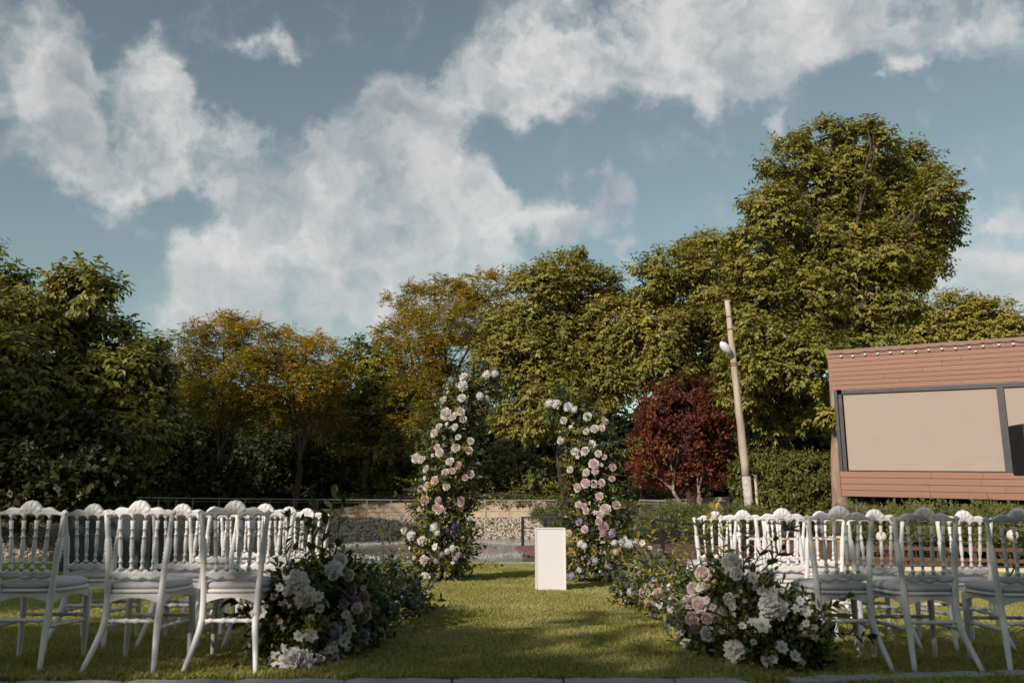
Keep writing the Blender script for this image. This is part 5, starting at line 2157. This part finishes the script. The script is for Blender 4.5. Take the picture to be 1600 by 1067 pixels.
def foliage_part(parent, pts, outw, n, mix, seed, Lm=1.0, jitter=0.05):
    """mass of small leaves: pts (k,3) skeleton samples with outward directions"""
    rg = np.random.default_rng(seed)
    inv = Matrix.Translation(parent.location).inverted()
    spec = {'deep_green': (0.085, 0.036), 'olive': (0.062, 0.026), 'eucalyptus': (0.060, 0.046), 'bush_leaf': (0.075, 0.036)}
    for matn, frac in mix:
        k = int(n * frac)
        L, Wd = spec[matn]
        L *= Lm
        Wd *= Lm
        ns = max(1, k // 6)
        idx = rg.integers(0, len(pts), ns)
        sp = pts[idx] + rg.normal(0, jitter, (ns, 3))
        ax = nrm(outw[idx] + rg.normal(0, 0.55, (ns, 3)) + np.array([0, 0, 0.25]))
        si = np.repeat(np.arange(ns), 6)
        t = np.tile(np.arange(6) / 5, ns)[:, None]
        m_ = len(si)
        pos = sp[si] + ax[si] * t * L * 2.2
        D = ax[si] * 0.55 + rg.normal(0, 0.6, (m_, 3))
        Nn = outw[idx][si] * 0.6 + np.array([0, 0, 0.7]) + rg.normal(0, 0.5, (m_, 3))
        LL = L * rg.uniform(0.6, 1.25, m_)
        ti = np.clip(rg.normal(0.45, 0.2, ns)[si] + rg.normal(0, 0.15, m_), 0, 1)
        V, Fc, T = leaf_geo(pos, D, Nn, LL, LL * Wd / L, ti, 'full', 0.12, 0.12)
        o = link('foliage', npmesh('foliage', V, Fc, M[matn], T), parent)
        o.matrix_parent_inverse = inv
        o['kind'] = 'stuff'


# ---- flower arch: two separate curved columns
def arch(label, path_px, d, flowers, seed, lean):
    """path_px: (px, py, half width px) from the ground up"""
    k = pxm(d) * 1.02
    b = P(path_px[0][0], path_px[0][1], d)
    o = empty('flower_arch', (b.x, b.y, gz(b.x, b.y)), 0, label, 'flower arch', 'two halves of the flower arch')
    inv = Matrix.Translation(o.location).inverted()
    rg = np.random.default_rng(seed)
    cen = [P(p[0], p[1], d) for p in path_px]
    rad = [p[2] * k for p in path_px]
    # steel frame inside
    m = MB()
    for off in (-0.09, 0.09):
        m.tube([c + Vector((0, off, 0)) for c in cen], 0.013, 7)
    for c in cen[1:-1]:
        m.tube([c + Vector((0, -0.09, 0)), c + Vector((0, 0.09, 0))], 0.008, 6)
    fr = m.build('frame', M['black_metal'], o)
    fr.matrix_parent_inverse = inv
    ds = np.array([0.0] + list(np.cumsum([(b_ - a_).length for a_, b_ in zip(cen, cen[1:])])))
    C = np.array([tuple(c) for c in cen])
    n = 2600
    s = rg.uniform(0, ds[-1], n)
    # more material where the column is wider
    cc = np.stack([np.interp(s, ds, C[:, i]) for i in range(3)], 1)
    rr_ = np.interp(s, ds, np.array(rad))
    keep = rg.uniform(0, 1, n) < (rr_ / rr_.max()) ** 1.0 + 0.2
    cc, rr_, s = cc[keep], rr_[keep], s[keep]
    dirs = np.stack([np.interp(s, ds, np.gradient(C[:, i], ds)) for i in range(3)], 1)
    dirs = nrm(dirs)
    u = rdirs(rg, len(cc))
    u = nrm(u - dirs * (u * dirs).sum(1, keepdims=True))
    r = rr_ * rg.uniform(0.2, 1.0, len(cc)) ** 0.6 * 0.80
    lump = 1 + 0.22 * np.sin(s * 6.1 + seed) * np.cos(u[:, 0] * 3 + s * 2.7)
    depthf = np.array([1.0, 0.75, 1.0])
    pts = cc + u * (r * lump)[:, None] * depthf
    foliage_part(o, pts, u, 13500, (('deep_green', 0.34), ('olive', 0.42), ('eucalyptus', 0.14), ('bush_leaf', 0.10)), seed + 1, 0.95, 0.04)
    for i in range(60):
        j = rg.integers(0, len(pts))
        kd = rfl.choice(['dark', 'dark', 'olive', 'olive', 'fine', 'euc'])
        put_sprig(o, cc[j] + u[j] * rr_[j] * 0.55, u[j] + np.array([0, -0.2, 0.25]) + rg.normal(0, 0.3, 3), kd, rfl.uniform(0.55, 1.0))
    for (px, py, kind, colr, sz) in flowers:
        # front surface of the column at this pixel
        c2 = [((c[0] - px) ** 2 + (c[1] - py) ** 2, i) for i, c in enumerate(path_px)]
        q = P(px, py, d)
        dist = np.linalg.norm(np.array([q.x, q.z])[None] - cc[:, [0, 2]], axis=1)
        j = int(np.argmin(dist))
        rj = rr_[j] * 1.0
        e = min(dist[j] / max(rj, 1e-3), 0.98)
        dep = rj * 0.78 * math.sqrt(max(0.0, 1 - e * e)) + 0.13
        pos = P(px, py, d - dep)
        side = (q.x - cc[j][0]) / max(rj, 1e-3)
        vert = (q.z - cc[j][2]) / max(rj, 1e-3)
        put_flower(o, pos, kind, colr, sz * pxm(d - dep) * rfl.uniform(0.78, 1.0), (side * 0.6 - 0.4 + rfl.uniform(-.3, .3), -1, 0.25 + vert * 0.5 + rfl.uniform(-.25, .3)))
    return o


r_, p_, a_, c_, b_ = 'rose', 'peony', 'anemone', 'cluster', 'bud'
left_fl = [
    (727, 592, p_, 'white', 26), (724, 604, p_, 'white', 20), (760, 586, c_, 'white', 20), (773, 584, c_, 'white', 16), (750, 619, c_, 'white', 17), (760, 624, c_, 'white', 16),
    (693, 625, r_, 'cream', 15), (722, 622, r_, 'white', 16), (697, 647, r_, 'cream', 20), (708, 651, r_, 'cream', 18), (720, 643, r_, 'cream', 17),
    (724, 655, r_, 'cream', 13), (679, 677, r_, 'cream', 18), (686, 666, r_, 'cream', 12), (711, 667, r_, 'white', 15), (699, 663, b_, 'cream', 10), (716, 683, r_, 'cream', 13), (735, 689, r_, 'cream', 15),
    (712, 700, r_, 'cream', 17), (733, 704, r_, 'blush', 15), (683, 699, r_, 'blush', 14), (687, 707, r_, 'cream', 16), (650, 716, r_, 'cream', 19), (659, 718, r_, 'cream', 17), (703, 721, r_, 'cream', 17), (716, 727, r_, 'pink', 15),
    (666, 733, r_, 'blush', 17), (696, 738, r_, 'blush', 16), (707, 736, r_, 'blush', 15), (735, 741, r_, 'blush', 15), (727, 746, r_, 'pink', 11), (677, 711, b_, 'cream', 9),
    (680, 751, r_, 'blush', 17), (667, 760, r_, 'blush', 16), (657, 764, r_, 'pink', 14), (698, 760, r_, 'blush', 15), (665, 747, b_, 'cream', 10),
    (664, 782, r_, 'blush', 17), (685, 782, r_, 'pink', 13), (687, 796, r_, 'blush', 20), (681, 793, r_, 'pink', 14), (721, 781, r_, 'mauve', 16), (720, 786, r_, 'blush', 13),
    (678, 824, c_, 'white', 19), (683, 832, c_, 'white', 14), (631, 830, c_, 'white', 16), (643, 837, p_, 'white', 20), (660, 845, p_, 'cream', 22), (680, 854, a_, 'white', 13),
    (699, 861, c_, 'white', 12), (707, 856, c_, 'white', 12), (717, 866, c_, 'lilac', 12), (712, 872, c_, 'mauve', 11), (663, 874, p_, 'cream', 17), (682, 875, c_, 'lilac', 13), (647, 871, c_, 'blush', 10),
    (707, 880, b_, 'white', 9), (664, 903, p_, 'cream', 19), (711, 823, c_, 'purple', 15), (691, 866, c_, 'lilac', 12), (700, 829, c_, 'purple', 10), (641, 856, b_, 'white', 8), (654, 890, b_, 'blush', 8),
]
right_fl = [
    (858, 630, c_, 'white', 17), (869, 632, p_, 'white', 19), (888, 636, p_, 'white', 19), (897, 640, c_, 'white', 16), (881, 657, r_, 'cream', 16), (918, 651, r_, 'cream', 17), (945, 659, r_, 'cream', 16),
    (929, 670, r_, 'cream', 17), (940, 669, r_, 'cream', 14), (916, 674, r_, 'cream', 13), (876, 689, r_, 'cream', 14), (892, 668, b_, 'white', 9), (925, 694, p_, 'cream', 17), (899, 706, p_, 'cream', 19), (914, 705, r_, 'cream', 16), (903, 714, b_, 'cream', 9),
    (935, 709, r_, 'cream', 13), (944, 714, r_, 'blush', 12), (928, 725, r_, 'blush', 17), (939, 727, b_, 'cream', 10), (957, 730, r_, 'pink', 14), (891, 734, r_, 'cream', 14), (916, 738, r_, 'cream', 13), (930, 737, r_, 'blush', 12),
    (915, 755, r_, 'blush', 17), (928, 756, r_, 'blush', 15), (940, 754, r_, 'blush', 16), (956, 748, r_, 'pink', 12), (903, 762, r_, 'blush', 15), (937, 775, r_, 'blush', 16), (904, 788, r_, 'blush', 14), (913, 791, r_, 'pink', 14),
    (946, 796, r_, 'blush', 19), (963, 789, r_, 'pink', 15), (916, 798, r_, 'blush', 13), (930, 801, b_, 'blush', 11), (937, 804, r_, 'blush', 13), (905, 816, r_, 'lilac', 15), (943, 823, r_, 'mauve', 18), (914, 827, r_, 'blush', 15), (955, 833, c_, 'lilac', 16),
    (936, 815, r_, 'pink', 13), (889, 833, r_, 'blush', 14), (907, 849, c_, 'white', 15), (913, 853, c_, 'white', 12), (973, 846, p_, 'white', 20), (960, 848, c_, 'white', 14), (962, 862, c_, 'blush', 12), (930, 876, c_, 'blue', 14),  # last blue cluster is a white bloom with shade in its colour
    (905, 890, a_, 'blue', 12), (950, 885, c_, 'mauve', 15), (946, 897, c_, 'white', 12), (931, 899, c_, 'blue', 11), (893, 900, c_, 'lilac', 15), (993, 849, c_, 'white', 15), (943, 833, c_, 'mauve', 14), (916, 890, b_, 'blue', 8),
]
D_ARCH = 12.3
arch('left half of the flower arch, covered in white and blush roses, curving right', [(690, 905, 50), (690, 870, 54), (690, 830, 52), (692, 790, 44), (694, 750, 42), (697, 710, 41), (703, 675, 36), (715, 645, 32), (732, 617, 29), (752, 602, 24), (774, 590, 17)], D_ARCH, left_fl, 51, 1)
arch('right half of the flower arch, covered in white and blush roses, curving left', [(932, 908, 52), (932, 875, 57), (934, 840, 54), (934, 800, 49), (930, 760, 46), (926, 720, 44), (921, 690, 41), (911, 662, 36), (896, 643, 28), (878, 634, 19), (858, 630, 15)], D_ARCH + 0.05, right_fl, 52, -1)

# sprays that stick out of the arches, as in the photograph
def spray(o, px, py, d, dx, dz, kind, sc, dy=-0.2):
    put_sprig(o, P(px, py, d), (dx, dy, dz), kind, sc)


arches = [o for o in COL.objects if o.name.startswith('flower_arch')]
AL = [o for o in arches if o.location.x < 0][0]
AR = [o for o in arches if o.location.x > 0][0]
for q in [(650, 800, -.9, .5, 'dark', 1.0), (648, 835, -1, .3, 'dark', 1.2), (640, 840, -1, .15, 'olive', 1.1), (735, 850, 1, .1, 'fine', 1.0), (738, 800, 1, .5, 'fine', .9), (735, 830, 1, .3, 'olive', .9),
          (665, 650, -.8, .5, 'euc', 1.0), (668, 680, -1, .3, 'euc', .9), (735, 610, .6, .8, 'olive', .9), (765, 592, 1, .3, 'dark', .8), (740, 640, 1, -.2, 'olive', .9), (745, 625, .9, -.1, 'fine', .8),
          (738, 880, 1, -.1, 'olive', 1.0), (640, 880, -1, .0, 'olive', 1.0), (650, 770, -1, .3, 'euc', .8), (652, 755, -1, .2, 'fine', .9)]:
    spray(AL, q[0], q[1], D_ARCH - 0.2, q[2], q[3], q[4], q[5])
for q in [(955, 690, 1, .1, 'dark', 1.1), (960, 710, 1, .2, 'olive', 1.0), (895, 640, -.2, 1, 'fine', .9), (925, 645, .4, .9, 'fine', .9), (940, 650, .7, .6, 'fine', .8), (880, 620, -.5, .9, 'dark', .7),
          (885, 725, -1, .1, 'olive', .9), (888, 755, -1, .0, 'olive', .9), (968, 760, 1, .2, 'dark', 1.0), (965, 790, 1, .3, 'olive', .9), (970, 830, 1, .3, 'dark', 1.0), (885, 800, -1, .1, 'euc', .8), (885, 850, -1, .1, 'olive', .9), (975, 870, 1, 0, 'olive', .9)]:
    spray(AR, q[0], q[1], D_ARCH - 0.2, q[2], q[3], q[4], q[5])
m = MB()
tp = P(886, 632, D_ARCH)
m.tube([tp, P(889, 608, D_ARCH)], 0.008, 5)
m.ball(P(889.5, 606, D_ARCH), 0.03, 7, 5, 0, (1.3, 1, .5))
m.build('dry_stem', M['stem'], AR).matrix_parent_inverse = Matrix.Translation(AR.location).inverted()


# ---- low aisle arrangements
def arrangement(label, dfun, top_px, flowers, n, seed, sprays, mix, thick=0.30, lm=1.0):
    """top_px: (px, py of top) profile; dfun: px -> depth of the body's middle"""
    px0, px1 = top_px[0][0], top_px[-1][0]
    pm_ = (px0 + px1) / 2
    d = dfun(pm_)
    xx = (pm_ - 800) / F * d * 1.02
    o = empty('flower_arrangement', (xx, d, gz(xx, d)), 0, label, 'flower arrangement', 'low aisle flower arrangements')
    rg = np.random.default_rng(seed)
    pts, ow = [], []
    tx = [q[0] for q in top_px]
    ty = [q[1] for q in top_px]
    for _ in range(1500):
        px = rg.uniform(px0, px1)
        dd = dfun(px) + max(-0.5 * thick, rg.normal(0, thick * 0.5))
        r = ray(px, 900)
        x = r.x * dd
        ztop = CAMZ + ray(px, float(np.interp(px, tx, ty))).z * dfun(px)
        z0 = gz(x, dd)
        t = rg.uniform(0, 1) ** 0.9
        # narrower towards the top
        dd = dfun(px) + (dd - dfun(px)) * (1.1 - 0.5 * t)
        z = z0 + 0.02 + t * max(0.05, ztop - z0 - 0.09)
        pts.append((r.x * dd, dd, z))
        ow.append((rg.normal(0, 0.5), (dd - dfun(px)) / thick - 0.35, 0.15 + 0.8 * t))
    foliage_part(o, np.array(pts), nrm(np.array(ow)), n, mix, seed + 5, lm, 0.03)
    for i in range(16):
        j = rg.integers(0, len(pts))
        put_sprig(o, pts[j], np.array(ow[j]) + rg.normal(0, 0.35, 3), rfl.choice(['dark', 'dark', 'olive', 'fine']), rfl.uniform(0.35, 0.6))
    for (px, py, kind, colr, sz) in flowers:
        dd = dfun(px) - thick * 0.92 + rfl.uniform(-0.03, 0.03)
        q = P(px, py, dd)
        g0 = gz(q.x, q.y) + sz * pxm(dd) * 0.3
        if q.z < g0:
            q.z = g0
        k_ = {'anemone': 0.86, 'rose': 0.9, 'peony': 1.0}.get(kind, 0.95)
        put_flower(o, q, kind, colr, sz * pxm(dd) * k_, (rfl.uniform(-.6, .3), -1, rfl.uniform(0.0, 0.75)))
    cols = sorted(set(f[3] for f in flowers))
    for _ in range(34):
        px = rfl.uniform(px0 + 8, px1 - 8)
        yt = float(np.interp(px, tx, ty))
        dd = dfun(px) - thick * rfl.uniform(0.55, 0.9)
        q = P(px, yt + rfl.uniform(12, 0.8 * (1010 - yt)), dd)
        if q.z < gz(q.x, q.y) + 0.05:
            continue
        put_flower(o, q, rfl.choice(['bud', 'bud', 'cluster', 'anemone']), rfl.choice(cols), rfl.uniform(7, 13) * pxm(dd), (rfl.uniform(-.8, .6), -1, rfl.uniform(-.2, .9)))
    for (px, py, dx, dz, kind, sc) in sprays:
        put_sprig(o, P(px, py, dfun(px) - 0.05), (dx, -0.15, dz), kind, sc)
    return o


near_mix = (('deep_green', 0.62), ('olive', 0.18), ('bush_leaf', 0.20))
far_mix = (('deep_green', 0.5), ('eucalyptus', 0.3), ('olive', 0.2))
arrangement('white and lilac flower arrangement at the corner of the left chair block', lambda px: float(np.interp(px, [405, 480, 560, 600], [5.25, 5.25, 5.65, 6.0])),
            [(405, 955), (440, 890), (475, 885), (515, 868), (545, 872), (575, 890), (598, 930)],
            [(466, 910, p_, 'white', 38), (478, 932, p_, 'cream', 40), (451, 923, r_, 'white', 22), (437, 918, a_, 'white', 17), (498, 932, a_, 'white', 22), (500, 951, a_, 'white', 22), (408, 956, a_, 'white', 27), (396, 958, b_, 'white', 14),
             (487, 966, b_, 'cream', 16), (467, 993, a_, 'cream', 22), (486, 992, a_, 'white', 28), (458, 1031, p_, 'white', 46), (474, 1037, p_, 'white', 42), (431, 1029, a_, 'white', 30), (446, 1012, b_, 'white', 18), (519, 1012, a_, 'white', 26), (502, 1026, a_, 'white', 24), (525, 1031, a_, 'white', 24), (536, 1027, b_, 'white', 14), (511, 1016, b_, 'white', 13),
             (521, 990, r_, 'blue', 38), (544, 992, a_, 'white', 20), (537, 1002, a_, 'white', 22), (550, 984, b_, 'white', 20), (547, 973, b_, 'white', 18), (568, 993, r_, 'blue', 23), (569, 963, r_, 'pink', 26), (588, 952, b_, 'lilac', 22), (558, 950, r_, 'white', 20), (541, 960, a_, 'white', 19),
             (549, 923, r_, 'lilac', 24), (568, 933, r_, 'mauve', 22), (540, 943, b_, 'lilac', 24), (568, 918, a_, 'white', 12), (573, 947, b_, 'white', 15), (522, 890, p_, 'white', 32), (531, 876, r_, 'white', 26), (546, 899, r_, 'white', 22), (556, 940, r_, 'lilac', 18), (449, 905, b_, 'white', 14), (459, 895, b_, 'white', 14), (543, 1014, b_, 'white', 13)],
            7200, 61, [(450, 880, -.2, 1, 'dark', .75), (462, 870, .1, 1, 'dark', .6), (505, 880, 0, 1, 'dark', 1.15), (520, 870, .25, 1, 'dark', 1.0), (495, 890, -.3, 1, 'dark', 1.0), (512, 900, .1, 1, 'olive', .9), (480, 900, -.2, 1, 'olive', .8), (420, 960, -1, .3, 'dark', .9), (430, 985, -1, .1, 'dark', .8), (440, 930, -.8, .5, 'dark', .8)], near_mix, 0.27, 0.66)
arrangement('dark leafy arrangement with small lilac flowers before the left arch', lambda px: float(np.interp(px, [575, 620, 665], [6.2, 7.2, 8.2])),
            [(568, 902), (590, 886), (615, 888), (640, 900), (662, 930)],
            [(617, 920, c_, 'lilac', 18), (634, 925, c_, 'lilac', 15), (614, 912, c_, 'blue', 13), (649, 931, c_, 'blue', 13), (656, 937, c_, 'blue', 12), (622, 893, c_, 'blue', 14), (641, 917, c_, 'blue', 12), (601, 909, c_, 'lilac', 13), (600, 897, c_, 'mauve', 11), (606, 930, c_, 'lilac', 12), (627, 933, c_, 'blue', 12), (640, 940, c_, 'blue', 11), (590, 915, b_, 'blue', 9)],
            3000, 62, [(580, 895, -.3, 1, 'euc', .6), (600, 892, .1, 1, 'euc', .6), (625, 895, .1, 1, 'olive', .7), (615, 895, 0, 1, 'dark', .7)], far_mix, 0.26, 0.8)
arrangement('white and pink flower arrangement at the corner of the right chair block', lambda px: float(np.interp(px, [1060, 1110, 1180, 1280], [6.05, 5.7, 5.25, 5.2])),
            [(1062, 912), (1090, 893), (1120, 880), (1150, 882), (1185, 902), (1220, 925), (1255, 952), (1278, 990)],
            [(1098, 897, r_, 'blush', 27), (1084, 920, r_, 'blush', 25), (1100, 913, r_, 'white', 22), (1076, 941, r_, 'blush', 24), (1094, 945, r_, 'blush', 29), (1081, 966, r_, 'blush', 25), (1105, 966, r_, 'pink', 22), (1088, 981, r_, 'mauve', 22), (1107, 990, r_, 'white', 28), (1063, 989, b_, 'white', 17), (1073, 1006, b_, 'white', 20), (1089, 1008, b_, 'white', 12),
             (1139, 936, r_, 'white', 22), (1143, 947, a_, 'white', 18), (1114, 948, a_, 'white', 16), (1148, 1016, p_, 'white', 38), (1143, 880, p_, 'white', 34), (1150, 896, r_, 'white', 26), (1176, 902, a_, 'white', 25), (1190, 924, a_, 'white', 22), (1208, 924, a_, 'white', 20), (1204, 945, p_, 'white', 40), (1216, 951, p_, 'white', 34), (1160, 978, a_, 'white', 16), (1190, 976, a_, 'white', 32), (1174, 971, b_, 'white', 15),
             (1177, 1003, a_, 'white', 15), (1195, 1032, a_, 'white', 20), (1208, 1030, a_, 'white', 18), (1221, 1011, a_, 'white', 25), (1241, 1025, a_, 'white', 24), (1251, 1035, b_, 'white', 16), (1258, 955, a_, 'white', 24), (1260, 974, a_, 'white', 17), (1272, 980, b_, 'white', 15), (1275, 996, b_, 'blush', 14), (1222, 922, a_, 'cream', 13), (1250, 938, a_, 'white', 18), (1243, 951, b_, 'white', 16), (1126, 953, b_, 'lilac', 13), (1128, 986, b_, 'blush', 12), (1146, 960, b_, 'cream', 10)],
            7600, 63, [(1120, 900, -.1, 1, 'dark', .9), (1130, 890, .1, 1, 'olive', 1.0), (1175, 890, .5, 1, 'dark', .85), (1190, 895, .7, .8, 'dark', .9), (1160, 890, .2, 1, 'dark', .7), (1085, 890, -.2, 1, 'fine', 1.0), (1075, 895, -.4, 1, 'fine', .9), (1265, 960, 1, .4, 'dark', .7), (1280, 990, 1, .1, 'dark', .8), (1105, 885, 0, 1, 'olive', .8)], near_mix, 0.27, 0.66)
arrangement('olive leafy arrangement with white and pink flowers before the right arch', lambda px: float(np.interp(px, [975, 1010, 1070], [9.0, 7.9, 6.6])),
            [(968, 880), (985, 872), (1010, 868), (1040, 872), (1068, 893)],
            [(989, 903, c_, 'white', 22), (987, 925, c_, 'white', 17), (1007, 926, r_, 'blush', 19), (1030, 928, r_, 'blush', 23), (1055, 936, r_, 'blush', 22), (1034, 944, c_, 'white', 15), (1048, 952, c_, 'blush', 15), (1047, 916, a_, 'white', 14), (1023, 906, c_, 'blue', 13), (1011, 938, c_, 'blush', 14), (1037, 899, b_, 'white', 10), (996, 891, c_, 'white', 14), (1004, 848, a_, 'white', 13), (1015, 856, b_, 'white', 9), (1022, 940, r_, 'pink', 15), (984, 850, c_, 'white', 16)],
            4600, 64, [(1008, 880, -.1, 1, 'olive', .8), (1016, 876, .1, 1, 'olive', .95), (1050, 892, .2, 1, 'fine', .8), (1062, 896, .3, 1, 'fine', .8), (985, 880, -.3, 1, 'dark', .7)], (('deep_green', 0.28), ('eucalyptus', 0.27), ('olive', 0.45)), 0.24, 0.8)

# ---- petals and leaves fallen on the lawn
rgp = np.random.default_rng(33)
n = 260
pp = np.stack([rgp.uniform(-4.5, 4.5, n), rgp.uniform(4.95, 14, n) ** 1.0, np.zeros(n)], 1)
pp[:, 2] = [gz(x, y) + 0.035 + rgp.uniform(0, 0.012) for x, y in pp[:, :2]]
dd_ = np.stack([rgp.normal(0, 1, n), rgp.normal(0, 1, n), rgp.normal(0, 0.25, n)], 1)
V, Fc, T = leaf_geo(pp, dd_, np.array([0, 0, 1.0]) + rgp.normal(0, 0.35, (n, 3)), rgp.uniform(0.02, 0.055, n), rgp.uniform(0.012, 0.03, n), np.clip(rgp.uniform(0.3, 1.1, n), 0, 1), 'full', 0.2, 0.2)
tag(link('fallen_leaves', npmesh('fallen_leaves', V, Fc, M['locust'], T)), 'small dry leaves scattered over the lawn', 'leaves', kind='stuff')
